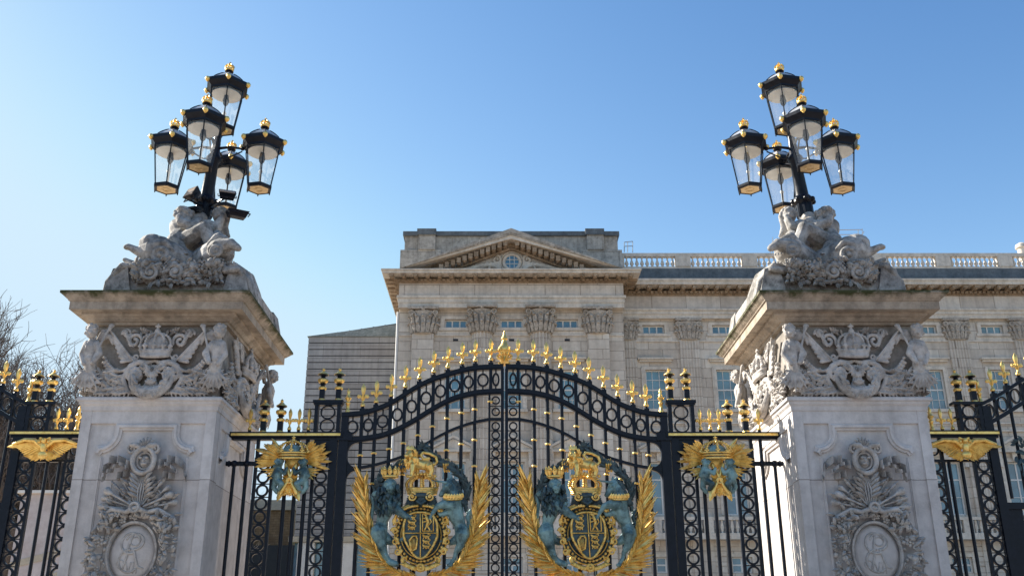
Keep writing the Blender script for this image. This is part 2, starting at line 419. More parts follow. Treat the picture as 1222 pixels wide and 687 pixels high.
def cherub(mb, sgn):
    """half-figure child at a frieze end, winged, holding a trumpet; sgn=-1 left, +1 right"""
    def Q(a, b, n): # mirrored about the frieze centre
        p = RL(a, b, n); 
        if sgn > 0: p.x = -p.x
        return p
    head_prims(mb, Q(345, 150, .17), .098, .5*sgn*-1 if sgn < 0 else .4)
    mb.chain([Q(352,190,.13), Q(350,235,.13), Q(352,300,.12), Q(360,360,.10)], [.05,.105,.092,.085])
    mb.ell(Q(330,225,.15), .06); mb.ell(Q(374,225,.15), .06); mb.ell(Q(352,300,.17), (.07,.05,.06))
    mb.chain([Q(385,215,.15), Q(420,275,.19), Q(395,318,.22)], [.046,.042,.032]); mb.ell(Q(388,325,.22), .036)
    mb.chain([Q(322,215,.15), Q(300,275,.14), Q(330,330,.2)], [.046,.042,.032])
    mb.chain([Q(455,120,.14), Q(440,150,.16), Q(380,320,.22)], [.034,.018,.014]); mb.ell(Q(458,115,.14), (.045,.03,.03))
    # wing
    for i in range(6):
        mb.chain([Q(375,190,.07), Q(400+i*9,140+i*6,.09), Q(425+i*8,128+i*16,.05)], [.03,.028,.014])
    # leaf skirt
    for i in range(7):
        a = -PI/2+(i-3)*.26
        p = Q(352, 350, .07); leafy(mb, p, a if sgn < 0 else PI-a, .30+.03*(i % 2), .07, .04, .05)
LV = MB()
def frieze_relief(which=(-1, 1)):
    mb = MB()
    LV.v = []; LV.f = []
    mb.box(-PHW, PHW, -.09, -.055, 4.88, 4.93)
    crown_prims(mb, RL(742, 285, .03), .44, .40, .13)
    # crescent cornucopia swag beneath the crown
    pts = [RL(742+125*math.sin(t), 385+100*math.cos(t), .09+.05*math.cos(t)) for t in [(-1.45+2.9*i/12) for i in range(13)]]
    mb.chain(pts, [.035+.05*math.sin(PI*i/12) for i in range(13)])
    for i in range(11):
        t = -1.3+2.6*i/10
        leaf3(LV, RL(742+118*math.sin(t), 360+88*math.cos(t), .13), -t-PI/2+(-.8 if t < 0 else .8), .13, .036, .03, .04); leaf3(LV, RL(742+100*math.sin(t), 392+88*math.cos(t), .13), -t-PI/2+(-.5 if t < 0 else .5), .10, .03, .05, .03)
    for k in range(-2, 3): mb.chain([RL(742+k*16,330,.06), RL(742+k*7,385,.10), RL(742+k*20,450,.09)], [.022,.016,.024], 6)
    mb.chain([RL(715,385,.11), RL(742,390,.13), RL(769,385,.11)], [.022,.024,.022], 6)
    for k in range(7): leaf3(mb, RL(742,345,.05), -PI/2+(k-3)*.34, .15, .028, .04, .05)
    for k in range(5): leaf3(mb, RL(742,440,.04), PI/2+(k-2)*.45, .11, .028, .06, .05)
    for sgn in (-1, 1):
        def Q(a, b, n): p = RL(742-(742-a)*(1 if sgn < 0 else -1), b, n); return p
        fl = (lambda a: a) if sgn < 0 else (lambda a: PI-a)
        for k in range(4): leaf3(LV, Q(742-8*k, 400-12*k, .05), fl(PI/2+.35*k), .16, .03, .03, .06)
        # C-scrolls each side
        c = Q(640, 375, .07)
        mb.chain(spiral(c, .155, .04, 1.35, PI*.35 if sgn < 0 else PI*.65, 1 if sgn < 0 else -1), [.030-.0006*i for i in range(27)], 6)
        for k in range(9):
            a = 2*PI*k/9; mb.ell(c+Vector((.075*math.cos(a), .03, .075*math.sin(a))), .032, n=7, m=5)
        mb.ell(c+Vector((0,.03,0)), .05)
        mb.chain([Q(742,300,.05), Q(700,315,.09), Q(650,310,.08), Q(600,330,.07), Q(560,400,.06), Q(600,465,.05), Q(650,480,.05)], [.02,.035,.04,.04,.035,.03,.02])
        mb.chain([Q(730,400,.08), Q(715,350,.12), Q(690,325,.12), Q(665,340,.1)], [.035,.03,.024,.02])
        # upper scroll
        mb.chain(spiral(Q(600,190,.05), .11, .025, 1.3, -.4 if sgn < 0 else PI+.4, 1 if sgn < 0 else -1), .026, 6)
        mb.chain(spiral(Q(545,150,.05), .07, .02, 1.2, PI if sgn < 0 else 0, -1 if sgn < 0 else 1), .02, 6)
        mb.chain(spiral(Q(620,280,.05), .05, .015, 1.2, 0, -1), .017, 6)
        for k in range(5): leafy(mb, Q(600-14*k, 225-16*k, .05), fl(PI*.8-.2*k), .09, .03, .02, .03)
        # flags in a fan
        for k in range(7):
            a0 = Q(600, 300, .03); e = Q(455+k*14, 150+k*26, .06)
            mb.chain([a0, a0.lerp(e, .6)+Vector((0,.02,0)), e], [.012,.026,.03], 6)
        mb.chain([Q(615,305,.06), Q(445,135,.10)], [.014,.014])
        # bead-and-leaf swags
        for j, (r_, bb) in enumerate(((1.0, 0), (1.25, 28))):
            for k in range(15):
                t = k/14; a = 430+190*t; b = 285+bb+ (60*(1-(2*t-1)**2)) + 25*t
                mb.ell(Q(a, b, .06), (.030, .04, .024), n=7, m=5)
        # acanthus field below
        g = random.Random(21)
        for k in range(46):
            a_ = 385+200*g.random(); b_ = 360+120*g.random()
            leaf3(LV, Q(a_, b_, -.01), fl(PI*.95+g.uniform(-.9,.7)), g.uniform(.09,.17), .026, .03, g.uniform(.05,.10))
        for k in range(14):
            leaf3(LV, Q(570+10*k, 120+g.uniform(0,50), -.01), fl(PI*g.uniform(.5,1.1)), .09, .02, .0, .05)
        for (a, b, ang, L) in ((560,420,PI*.95,.26),(540,450,PI*1.02,.28),(500,400,PI*.85,.24),(470,440,PI*.9,.22),(430,470,PI*.75,.18),(600,440,PI*1.1,.2),(520,350,PI*1.1,.2),(640,470,PI*1.03,.26),(400,400,PI*.6,.16),(450,370,PI*1.15,.16),(560,480,PI*1.0,.2),(480,480,PI,.2)):
            leafy(mb, Q(a, b, .02), fl(ang+g.uniform(-.1,.1)), L, .062, .02, .05)
        for k in range(16):
            leafy(mb, Q(395+k*17, 485, .01), fl(PI*.5+g.uniform(-.6,.6)), .09, .035, .02, .03)
        if sgn in which: cherub(mb, sgn)
    return mb
def TL(a, b, n=0.0):        # shaft carving units -> relief space
    p = at(950+a/3.489, 490+b/3.489, PY0); return Vector((p.x-PXC, n, p.z))
def flower(mb, p, r):
    for k in range(5):
        a = 2*PI*k/5+p.x*9; mb.ell(p+Vector((r*.62*math.cos(a), 0, r*.62*math.sin(a))), (r*.42, r*.35, r*.42), n=7, m=5)
    mb.ell(p+Vector((0, r*.3, 0)), r*.3, n=7, m=5)
def ribbon(mb, pts, hgt, th=.012):
    """folded ribbon: pts (u, n, z) top edge, hanging hgt"""
    vs = []; fs = []
    for p in pts:
        p = Vector(p); vs += [p+Vector((0,-th,0)), p+Vector((0,th,0)), p+Vector((0,th,-hgt)), p+Vector((0,-th,-hgt))]
    for i in range(len(pts)-1):
        for k in range(4): k2 = (k+1) % 4; fs.append((i*4+k, i*4+k2, (i+1)*4+k2, (i+1)*4+k))
    fs.append((0,3,2,1)); fs.append(tuple((len(pts)-1)*4+k for k in range(4)))
    mb.add(vs, fs)
def leaf3(mb, p, ang, L, w, n0, tip):
    """thin pointed leaf with a raised midrib, tip curling off the ground"""
    d = Vector((math.cos(ang), 0, math.sin(ang))); sd_ = Vector((-d.z, 0, d.x))
    prof = ((0,.25,0),(.3,.9,.6),(.6,1,1),(.85,.55,.9),(1,.08,.5)); vs = []; fs = []
    for (q, k, c) in prof:
        m_ = p+d*L*q+Vector((0, n0+tip*c, 0)); vs += [m_+sd_*w*k-Vector((0,.012,0)), m_+Vector((0,.014,0)), m_-sd_*w*k-Vector((0,.012,0)), m_-Vector((0,.024,0))]
    for i in range(4):
        for k in range(4): k2 = (k+1) % 4; fs.append((i*4+k, (i+1)*4+k, (i+1)*4+k2, i*4+k2))
    fs.append((0,1,2,3)); fs.append((19,18,17,16)); mb.add(vs, fs)
def trophy_relief():
    mb = MB(); g = random.Random(5)
    for k in range(9):          # shell leaf crest
        leaf3(mb, TL(270, 168, .03), PI/2+(k-4)*.30, .15+.03*(4-abs(k-4))/4, .026, .02, .06)
    mb.ell(TL(270,165,.06), (.05,.05,.04))
    c0 = TL(278,212,.08)
    mb.chain([Vector((c0.x+.145*math.cos(a), .09, c0.z+.165*math.sin(a))) for a in [2*PI*i/24 for i in range(25)]], .033, 8)
    mb.chain([Vector((c0.x+.095*math.cos(a), .06, c0.z+.11*math.sin(a))) for a in [2*PI*i/20 for i in range(21)]], .018, 6)
    mb.ell(TL(278,214,.02), (.085,.07,.10)); mb.ell(TL(278,225,.08), (.045,.04,.022)); mb.ell(TL(266,200,.08), (.022,.03,.018)); mb.ell(TL(292,200,.08), (.022,.03,.018)); mb.ell(TL(278,212,.09), (.018,.035,.03))
    for s_ in (-1, 1):
        mb.chain(spiral(TL(278+s_*46,166,.09), .065, .015, 1.1, PI/2, -s_, 16), .024, 6)
        mb.chain([TL(278+s_*6,162,.08), TL(278+s_*30,150,.11), TL(278+s_*50,148,.10)], [.03,.035,.028])
        ribbon(mb, [TL(278+s_*(58+q*4.2), 214-26*math.sin(q/26*PI*.9)+(.9*max(0,q-18))**1.6, .05+.045*math.sin(q*.75)) for q in range(27)], .10)
        ribbon(mb, [TL(278+s_*(66+q*3.6), 236-16*math.sin(q/22*PI*1.4), .09+.035*math.sin(q*.9+1)) for q in range(23)], .045)
        ribbon(mb, [TL(278+s_*(70+12*i), 246+4*(i % 2)+3*i, .02+.07*(i % 2)) for i in range(5)], .085)
        ribbon(mb, [TL(278+s_*(160+5*i), 238+14*i, .02+.05*(i % 2)) for i in range(4)], .06)
    for k in range(-3, 4):      # fluted stem under the mask
        mb.chain([TL(284+k*2,268,.04), TL(292+k*12,330,.07), TL(302+k*7,392,.06)], [.008,.016,.012], 6)
    for s_ in (-1, 1):
        for k in range(5): leaf3(mb, TL(292+s_*10,300+k*16,.03), (PI/2-s_*(.7+.1*k)), .17, .026, .03, .06)
    # trumpets, arrows, quiver fan
    for (dx, dy, r0, r1, n) in ((-138,-58,.014,.045,.09),(-122,-88,.012,.036,.06),(-150,-26,.012,.040,.07),(-98,-108,.010,.024,.08),(122,-72,.014,.050,.10),(142,-44,.012,.036,.07),(150,-8,.012,.042,.08),(98,-98,.010,.026,.07),(-60,-118,.009,.02,.06),(64,-112,.009,.02,.06)):
        a, b = TL(303+dx*.18,412+dy*.18,n), TL(303+dx,410+dy,n); mb.chain([a, a.lerp(b,.75), b], [r0,r0*1.25,r1], 8)
        if r1 > .03: mb.torus(b, r1*.9, .010, 'y', n=12, m=5)
        else: leaf3(mb, b, math.atan2(-dy, dx), .07, .022, .0, .02)
    for s_ in (-1, 1):
        for k in range(20):
            leaf3(mb, TL(303+s_*(22+g.random()*120), 400+g.uniform(-42,46), .0), (0 if s_ > 0 else PI)+s_*g.uniform(-.4,1.2), g.uniform(.09,.14), .024, .03, g.uniform(.04,.08))
    mb.chain([Vector((TL(308,408).x+.055*math.cos(a), .14, TL(308,408).z+.055*math.sin(a))) for a in [2*PI*i/14 for i in range(15)]], .024, 6)
    mb.chain([TL(160,445,.05), TL(215,418,.11), TL(262,425,.09), TL(303,410,.13), TL(350,425,.10), TL(400,415,.12), TL(452,440,.05)], [.022,.036,.030,.036,.030,.036,.022])
    # fruit, flower and leaf wreath round the oval
    cx, cz = TL(333,592).x, TL(333,592).z
    for (rx, rz, cnt, sz, nn) in ((.365,.45,44,.034,.03),(.44,.54,62,.044,.08),(.525,.62,64,.040,.04)):
        for k in range(cnt):
            a = 2*PI*k/cnt+g.uniform(-.06,.06)
            p = Vector((cx+rx*math.cos(a)*g.uniform(.95,1.05), nn+.04*g.random(), cz+rz*math.sin(a)*g.uniform(.95,1.05)))
            if p.z > TL(0,430).z: continue
            q = g.random()
            if q < .30: flower(mb, p, sz*g.uniform(.9,1.5))
            elif q < .45: mb.ell(p+Vector((0,.02,0)), sz*g.uniform(.7,1.0), n=8, m=6)
            else:
                for r_ in range(2): leaf3(mb, p, a+g.uniform(-1.5,1.5), g.uniform(.07,.12), .024, .02, .05)
    mb.chain([Vector((cx+.315*math.cos(a), .055, cz+.385*math.sin(a))) for a in [2*PI*i/32 for i in range(33)]], .024, 6)
    for s_ in (-1, 1):
        for k in range(9): 
            p = TL(303+s_*g.uniform(95,165), 440+g.uniform(0,60), .05); flower(mb, p, g.uniform(.035,.055))
            leaf3(mb, p, g.uniform(0,2*PI), .12, .028, .02, .05)
        for k in range(7): leaf3(mb, TL(290+s_*g.uniform(20,60), 300+k*13, .02), PI/2-s_*g.uniform(.5,1.3), .13, .026, .02, .05)
        mb.chain(spiral(TL(300+s_*70,350,.05), .06, .012, 1.3, PI/2, -s_, 16), .018, 6)
    mb.xf(lambda v: Vector((v.x, v.y*1.45 if v.y > 0 else v.y, v.z)))
    return mb
def monogram():
    mb = MB(); cx, cz = TL(333,592).x, TL(333,592).z
    prof = []
    n = 32; rings = ((1, -.02), (1, .03), (.8, .075), (.45, .092), (0.01, .10))
    vs = []; fs = []
    for (k, y) in rings:
        for i in range(n):
            a = 2*PI*i/n; vs.append(Vector((cx+.30*k*math.cos(a), y, cz+.37*k*math.sin(a))))
    for r in range(len(rings)-1):
        for i in range(n): j = (i+1) % n; fs.append((r*n+i, r*n+j, (r+1)*n+j, (r+1)*n+i))
    mb.add(vs, fs)
    lt = MB()
    def W(u, w): 
        k = min(1, math.hypot(u/.30, w/.37)); return Vector((cx+u, .105-.06*k*k, cz+w))
    def stroke(pts, r=.016):
        out = []
        for i in range(len(pts)-1):
            for q in (0, .5): out.append(W(pts[i][0]+(pts[i+1][0]-pts[i][0])*q, pts[i][1]+(pts[i+1][1]-pts[i][1])*q))
        out.append(W(*pts[-1])); lt.chain(out, r, 6)
    def arc(c, rx, rz, a0, a1, n=12): return [(c[0]+rx*math.cos(a0+(a1-a0)*i/n), c[1]+rz*math.sin(a0+(a1-a0)*i/n)) for i in range(n+1)]
    # script E, R interlaced, VII beneath
    stroke(arc((-.02,.12), .12, .13, .3, 1.5*PI)); stroke(arc((-.02,-.10), .13, .14, PI/2, 1.75*PI))
    stroke([(-.02,-.01),(.03,.0)])
    stroke([(.0,.24),(-.04,.10),(-.05,-.05),(-.09,-.20)]); stroke(arc((.03,.14), .11, .10, PI*.9, -PI*.5)); stroke([(.03,.04),(.06,-.06),(.10,-.17),(.16,-.19)])
    stroke(arc((.035,.14), .06, .055, 0, 2*PI), .009); stroke(arc((-.13,-.14), .05, .05, 0, 1.6*PI), .009)
    stroke([(-.05,-.12),(-.02,-.25),(.01,-.12)], .010); stroke([(.045,-.12),(.045,-.25)], .010); stroke([(.085,-.12),(.085,-.25)], .010)
    return mb, lt
def moulding_path(mb, pts, w, h, mapf):
    """raised moulding following (u,z) points on a face (triangular-stepped section)"""
    P = [Vector((p[0], 0, p[1])) for p in pts]; m = len(P)
    sec = [(-w, 0), (-w, h*.5), (-w*.5, h*.6), (-w*.3, h), (w*.3, h), (w*.5, h*.55), (w, h*.45), (w, 0)]
    vs = []; fs = []; k = len(sec)
    for i in range(m):
        t0 = (P[i]-P[i-1]).normalized() if i > 0 else (P[1]-P[0]).normalized()
        t1 = (P[i+1]-P[i]).normalized() if i < m-1 else t0
        t = (t0+t1)
        t = t.normalized() if t.length > 1e-5 else t0
        sd = Vector((-t.z, 0, t.x)); sc_ = 1/max(.45, t.dot(t0))
        for (a, b) in sec: vs.append(P[i]+sd*a*sc_+Vector((0, b, 0)))
    for i in range(m-1):
        for q in range(k-1): fs.append((i*k+q, i*k+q+1, (i+1)*k+q+1, (i+1)*k+q))
    s0 = len(mb.v); mb.add(vs, fs); mb.xf(mapf, s0)
def eared_top():
    zt = TL(150,65).z; zs = TL(82,160).z; hw = .60; ih = .385
    pts = [(-hw-.03, zs-.05), (-hw, zs-.01)]
    for i in range(7):
        a = i/6*PI/2; pts.append((-hw+(hw-ih)*math.sin(a), zs+(zt-zs)*.72*(1-math.cos(a))))
    pts += [(-ih, zt), (ih, zt)]
    for i in range(7):
        a = (6-i)/6*PI/2; pts.append((hw-(hw-ih)*math.sin(a), zs+(zt-zs)*.72*(1-math.cos(a))))
    pts += [(hw, zs-.01), (hw+.03, zs-.05)]
    return pts
def make_pier(s):
    mir = s < 0
    o = Vector((s*PXC, PYC, .10))
    side = 'left' if mir else 'right'
    root = empty('gate_pier', o, ('carved pale stone gate pier left of the gates, its gate side in shade' if mir else
                 'carved pale stone gate pier right of the gates, its gate side in bright sun'), 'gate pier', 'carved stone piers of the gateway')
    mb = MB(); ringbox(mb, .16, .10, .55); profbox(mb, [(.16,.55),(.12,.60),(.06,.64),(.05,.70),(.0,.74)])
    emit('plinth', mb.arrays(), M['pier'], root, o, mir)
    mb = MB(); ringbox(mb, -.035, .74, ZL0)
    e = .035
    for x0, x1 in ((-PHW, -PHW+.135), (PHW-.135, PHW)):      # corner strips front
        mb.box(PXC+x0, PXC+x1, PY0, PY0+e*2, .742, ZL0-.002)
    mb.box(PXC-PHW+.137, PXC+PHW-.137, PY0+.002, PY0+e*2, ZL0-.20, ZL0-.002)
    for y0, y1 in ((PY0+.072, PY0+.30), (PY0+2*PHD-.30, PY0+2*PHD)):
        for xx in (PXC-PHW, PXC+PHW-.07): mb.box(xx, xx+.07, y0, y1, .742, ZL0-.002)
    for xx in (PXC-PHW+.002, PXC+PHW-.072): mb.box(xx, xx+.07, PY0+.302, PY0+2*PHD-.302, ZL0-.20, ZL0-.002)
    emit('shaft', mb.arrays(), M['pier'], root, o, mir)
    mb = MB()
    pts = eared_top()
    moulding_path(mb, pts, .05, .065, lambda p: Vector((PXC+p.x, PY0+.036-p.y, p.z)))
    inn = [(p[0]*1.1, p[1]-.02) for p in pts]
    for sg in (-1, 1): moulding_path(mb, [(sg*.575, 1.1), (sg*.575, pts[0][1]-.06)], .022, .028, lambda p: Vector((PXC+p.x, PY0+.036-p.y, p.z)))
    for fx in (PXC-PHW+.036, PXC+PHW-.036):
        sg = -1 if fx < PXC else 1
        moulding_path(mb, inn, .055, .06, lambda p: Vector((fx+sg*p.y, PY0+PHD+sg*p.x, p.z)))
    emit('panel_moulding', mb.arrays(), M['pier'], root, o, mir, fixn=True)
    mb = MB(); profbox(mb, [(-.04,ZL0-.03),(.012,ZL0-.028),(.02,ZL0+.03),(.045,ZL0+.06),(.05,ZL0+.09),(.075,ZL0+.10),(.075,ZL1-.02),(.06,ZL1),(-.1,ZL1+.001)])
    emit('ledge_moulding', mb.arrays(), M['pier'], root, o, mir)
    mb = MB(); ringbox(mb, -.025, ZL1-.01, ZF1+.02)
    emit('frieze_block', mb.arrays(), M['soot_shade'], root, o, mir)
    for face in ('front', 'inner', 'outer'):
        V, Fc = _cache.get('frieze'+face) or blob('frieze'+face, frieze_relief({'front': (-1, 1), 'inner': (-1,), 'outer': (1,)}[face]), .0078, 0)
        mf = to_face(face)
        if ('lv', face) not in _cache: _cache[('lv', face)] = (list(LV.v), list(LV.f))
        cf = emit('carved_frieze', ([mf(p) for p in V], Fc), M['carve'], root, o, mir, smooth=180, fixn=True)
        lv = _cache[('lv', face)]; emit('carved_leaves', ([mf(p) for p in lv[0]], lv[1]), M['carve'], cf, o, mir, smooth=55, fixn=True)
    mb = MB()
    profbox(mb, [(-.06,ZF1-.004),(.03,ZF1-.002),(.035,ZF1+.035),(.06,ZF1+.04),(.075,ZF1+.055),(.10,ZF1+.085),(.15,ZF1+.105),(.155,ZF1+.112),(.155,ZF1+.145),(.28,ZF1+.146),(.28,ZF1+.262),(.30,ZF1+.268),(.305,ZF1+.28),(.33,ZF1+.30),(.36,ZF1+.33),(.375,ZF1+.345),(.39,ZF1+.35),(.39,ZC1-.004),(.37,ZC1),(-.5,ZC1+.06)])
    co = emit('cornice', ([p for p in mb.v], mb.f), M['cornice'], root, o, mir)
    # shift mesh so that its material heights read from the cornice top
    for v in co.data.vertices: v.co.z -= (ZC1-.1)
    co.location = (0, 0, ZC1-.1)
    V, Fc = trophy_relief().arrays()
    mf = lambda p: Vector((PXC+p.x, PY0+.036-p.y, p.z))
    tr = emit('carved_trophy', ([mf(p) for p in V], Fc), M['carve'], root, o, mir, smooth=55, fixn=True)
    a, b = monogram()
    md = emit('medallion', ([mf(p) for p in a.v], a.f), M['pier'], tr, o, mir, smooth=180, fixn=True)
    # the cypher itself is not mirrored on the left pier
    if mir: cxm = a.v[0:32]; mid = sum((p.x for p in a.v[-32:]), 0)/32; bv = [mf(Vector((2*mid-p.x, p.y, p.z))) for p in b.v]
    else: bv = [mf(p) for p in b.v]
    emit('cypher', (bv, b.f), M['carve'], tr, o, mir, smooth=60, fixn=True)
for s in (-1, 1): make_pier(s)

# ================================================================ STATUE GROUP (built for the right pier)
def SP(x, y, Y): return at(x, y, Y)
def statue_prims():
    mb = MB(); g = random.Random(9)
    return mb, g
def make_statue(s):
    mir = s < 0; base = Vector((s*PXC, PYC, ZC1))
    root = empty('statue_group', base, ('weathered stone child and dolphins on top of the left gate pier' if mir else
                 'weathered stone child and dolphins on top of the right gate pier'), 'statue', 'stone sculpture groups on the gate piers')
    # plinth with scrolled ends
    mb = MB(); Y0, Y1 = PY0-.02, PY0+2*PHD-.05
    xl, xr = PXC-1.17, PXC+.84; zb = ZC1+.03
    mb.box(xl+.06, xr-.06, Y0+.05, Y1, zb, zb+.36); mb.box(xl+.30, xr-.30, Y0+.1, Y1-.1, zb+.362, zb+.50)
    for x0 in (xl-.03, xr-.37):
        pr = [(x0, zb+.003), (x0+.40, zb+.003), (x0+.30, zb+.47), (x0+.10, zb+.42)] if x0 < PXC else [(x0, zb+.003), (x0+.40, zb+.003), (x0+.30, zb+.42), (x0+.10, zb+.47)]
        mb.prism(pr, Y0-.02, Y0+.30); mb.prism([(a, b) for a, b in pr], Y1-.30, Y1+.02)
    emit('statue_plinth', mb.arrays(), M['statue'], root, base, mir)
    # garland
    def garland():
        mb = MB(); g = random.Random(9)
        for layer in range(3):
            for k in range(54):
                t = k/53*2-1
                p = Vector((PXC-.16+t*.62, Y0+.04-.07*g.random()-.04*layer, zb+.33+.06*t*t+.09*(layer-1)+g.uniform(-.05,.05)))
                r = g.uniform(.03,.062)
                if g.random() < .4: mb.ell(p, (r, r*.9, r), n=8, m=6)
                elif g.random() < .6:
                    for q in range(5): mb.ell(p+Vector((r*.7*math.cos(q*1.26), -.01, r*.7*math.sin(q*1.26))), r*.45, n=6, m=5)
                else:
                    a = g.uniform(0, 2*PI); mb.chain([p, p+Vector((math.cos(a)*.09, -.03, math.sin(a)*.08))], [r*.7, r*.3], 6)
        LN0 = 10**9
        for sx, x in ((1, -.15), (-1, .2)):
            mb.chain(spiral((PXC+x, Y0-.10, zb+.34), .12, .02, 1.5, 0, sx), .03, 6); mb.ell((PXC+x, Y0-.10, zb+.34), .04)
        LN0 = len(mb.v)
        for k in range(130):
            t = g.uniform(-1,1); leaf3(mb, Vector((PXC-.16+t*.64, -(Y0-.02-.05*g.random()), zb+.35+g.uniform(-.15,.17))), g.uniform(0,2*PI), g.uniform(.08,.14), .03, .0, .05)
        for q in mb.v[LN0:]: q.y = -q.y
        # shells and folds draped on the ends
        for sx in (-1, 1):
            for k in range(7):
                mb.chain([(PXC-.16+sx*.62, Y0+.1, zb+.50), (PXC-.16+sx*(.80+.02*k), Y0-.02+.07*k, zb+.46), (PXC-.16+sx*1.0, Y0+.05+.09*k, zb+.24), (PXC-.16+sx*1.05, Y0+.1+.1*k, zb+.05)], [.04,.055,.05,.04], 6)
        return mb
    V, Fc = garland().arrays()
    emit('garland', (V, Fc), M['statue'], root, base, mir, smooth=60, fixn=True)
    # dolphins
    def fish_out():         # big-eyed dolphin whose snout points away from the gates
        mb = MB(); Y = PY0+.22
        H = SP(1012,302,Y)
        mb.chain([SP(962,322,Y+.5), SP(985,318,Y+.25), SP(1006,308,Y+.02)], [.24,.26,.27], 12)
        mb.ell(SP(1016,302,Y), (.28,.25,.26)); mb.ell(SP(1022,293,Y), (.20,.2,.17))
        # upper and lower beak, open
        mb.chain([SP(1028,303,Y-.05), SP(1041,299,Y-.1), SP(1051,294,Y-.12)], [.13,.065,.045]); mb.chain([SP(1028,319,Y-.05), SP(1044,316,Y-.1), SP(1055,310,Y-.12)], [.12,.06,.035])
        mb.ell(SP(1052,295,Y-.12), (.06,.06,.04))
        mb.torus(SP(1013,304,Y-.255), .10, .036, 'y', n=18, m=6); mb.ell(SP(1013,304,Y-.26), (.05,.05,.05))
        mb.chain([SP(998,298,Y-.17), SP(1006,290,Y-.2), SP(1018,291,Y-.2), SP(1026,300,Y-.2)], [.03,.045,.045,.03])
        for k in range(6): mb.chain([SP(1000+k*2,330-k,Y-.2), SP(1004+k*5,322-k*2,Y-.25)], [.05,.03])
        for k in range(5):
            mb.chain([SP(985-k*4,330,Y-.1), SP(978-k*5,318-k*2,Y-.12)], [.05,.02])
        return mb
    def fish_in():          # gaping dolphin turned towards the gates
        mb = MB(); Y = PY0+.10
        mb.chain([SP(965,320,Y+.6), SP(955,312,Y+.35), SP(944,305,Y+.12)], [.26,.25,.24], 12)
        mb.ell(SP(940,300,Y), (.20,.24,.18)); mb.chain([SP(940,295,Y-.1), SP(929,291,Y-.2), SP(920,296,Y-.24)], [.14,.085,.055])
        mb.chain([SP(946,318,Y-.05), SP(934,323,Y-.12), SP(921,321,Y-.2)], [.12,.065,.045])
        mb.chain([SP(935,286,Y-.02), SP(944,284,Y), SP(954,292,Y)], [.06,.08,.05])
        mb.torus(SP(946,299,Y-.235), .075, .028, 'y', n=16, m=6); mb.ell(SP(946,299,Y-.24), (.04,.04,.04))
        mb.chain([SP(938,292,Y-.18), SP(947,290,Y-.19), SP(955,296,Y-.15)], [.025,.035,.02])
        for k in range(6): mb.ell(SP(925+k*3.5,303.5-k*.6,Y-.25+.03*k), .020, n=6, m=5); mb.ell(SP(925+k*3.5,312.5+k*.3,Y-.22+.03*k), .018, n=6, m=5)
        for k in range(4): mb.chain([SP(955+k*3,322,Y-.1), SP(962+k*4,314,Y-.14)], [.05,.02])
        return mb
    V, Fc = blob('fish_out', fish_out(), .0115, 1); emit('dolphin', (V, Fc), M['statue'], root, base, mir, smooth=180)
    V, Fc = blob('fish_in', fish_in(), .0115, 1); emit('dolphin', (V, Fc), M['statue'], root, base, mir, smooth=180)
    def child():            # seated child leaning back round the lamp base, body of one surface
        mb = MB(); Y = PYC-.35
        # rocky seat and dolphin tails rising behind
        mb.chain([SP(975,330,Y+.2), SP(978,305,Y+.1), SP(982,285,Y+.1), SP(990,272,Y+.15)], [.26,.24,.20,.16], 12)
        mb.chain([SP(948,325,Y+.1), SP(958,300,Y+.05), SP(965,285,Y+.1)], [.17,.15,.14], 12)
        # torso
        mb.chain([SP(983,292,Y), SP(975,275,Y+.05), SP(966,262,Y+.15)], [.17,.155,.13], 12)
        # legs
        mb.chain([SP(984,288,Y-.1), SP(966,277,Y-.35), SP(960,272,Y-.38)], [.15,.125,.105]); mb.chain([SP(960,272,Y-.38), SP(953,290,Y-.42), SP(962,312,Y-.45)], [.105,.09,.06]); mb.chain([SP(962,314,Y-.45), SP(970,318,Y-.56)], [.07,.05])
        mb.chain([SP(990,282,Y-.05), SP(996,287,Y-.25), SP(984,302,Y-.35)], [.14,.115,.075])
        mb.chain([SP(945,283,Y-.15), SP(955,296,Y-.3), SP(968,318,Y-.4)], [.11,.10,.07])
        # arms, one round the pole, one raised
        mb.chain([SP(966,266,Y-.05), SP(975,270,Y-.2), SP(988,265,Y-.2), SP(990,259,Y-.15)], [.09,.085,.07,.06])
        mb.chain([SP(957,268,Y), SP(946,272,Y-.1), SP(940,262,Y-.05)], [.09,.085,.06])
        # heads
        mb.ell(SP(986,258,Y-.05), (.125,.13,.13)); mb.ell(SP(941,258,Y+.05), (.12,.13,.12))
        for i in range(16):
            a = i*.7; mb.ell(SP(985,259,Y-.05)+Vector((.12*math.cos(a), .12*math.sin(a), .05+.05*math.sin(i*2.1))), .045, n=6, m=5)
        mb.ell(SP(979,262,Y-.15), .05)
        for (hx, hy, hr) in ((986,258,.125),(941,258,.12)):
            c_ = SP(hx,hy,Y-.05 if hx > 960 else Y+.05)
            for i in range(30):
                a = i*2.4; e = (i/30)*1.3+.1; mb.ell(c_+Vector((hr*math.cos(a)*math.cos(e), hr*math.sin(a)*math.cos(e)*.9, hr*math.sin(e)+.01)), .034, n=6, m=5)
            mb.ell(c_+Vector((-.02,-hr,-.02)), (.02,.03,.03)); mb.ell(c_+Vector((-.06,-hr*.8,-.045)), .04); mb.ell(c_+Vector((.03,-hr*.85,-.045)), .035)
        for (hx, hy) in ((962,315),(984,303),(968,319)):
            for k in range(4): mb.cap(SP(hx,hy,Y-.5)+Vector((-.05+.03*k,0,0)), SP(hx,hy,Y-.5)+Vector((-.06+.035*k,-.07,-.02)), .02, .014, 6)
        # wing / shell on the gate side
        for k in range(7):
            mb.chain([SP(945,284,Y+.05), SP(936-k*.6,274-k*2.6,Y+.05), SP(931+k*1.2,282-k*5.0,Y+.05)], [.06,.05,.028])
        return mb
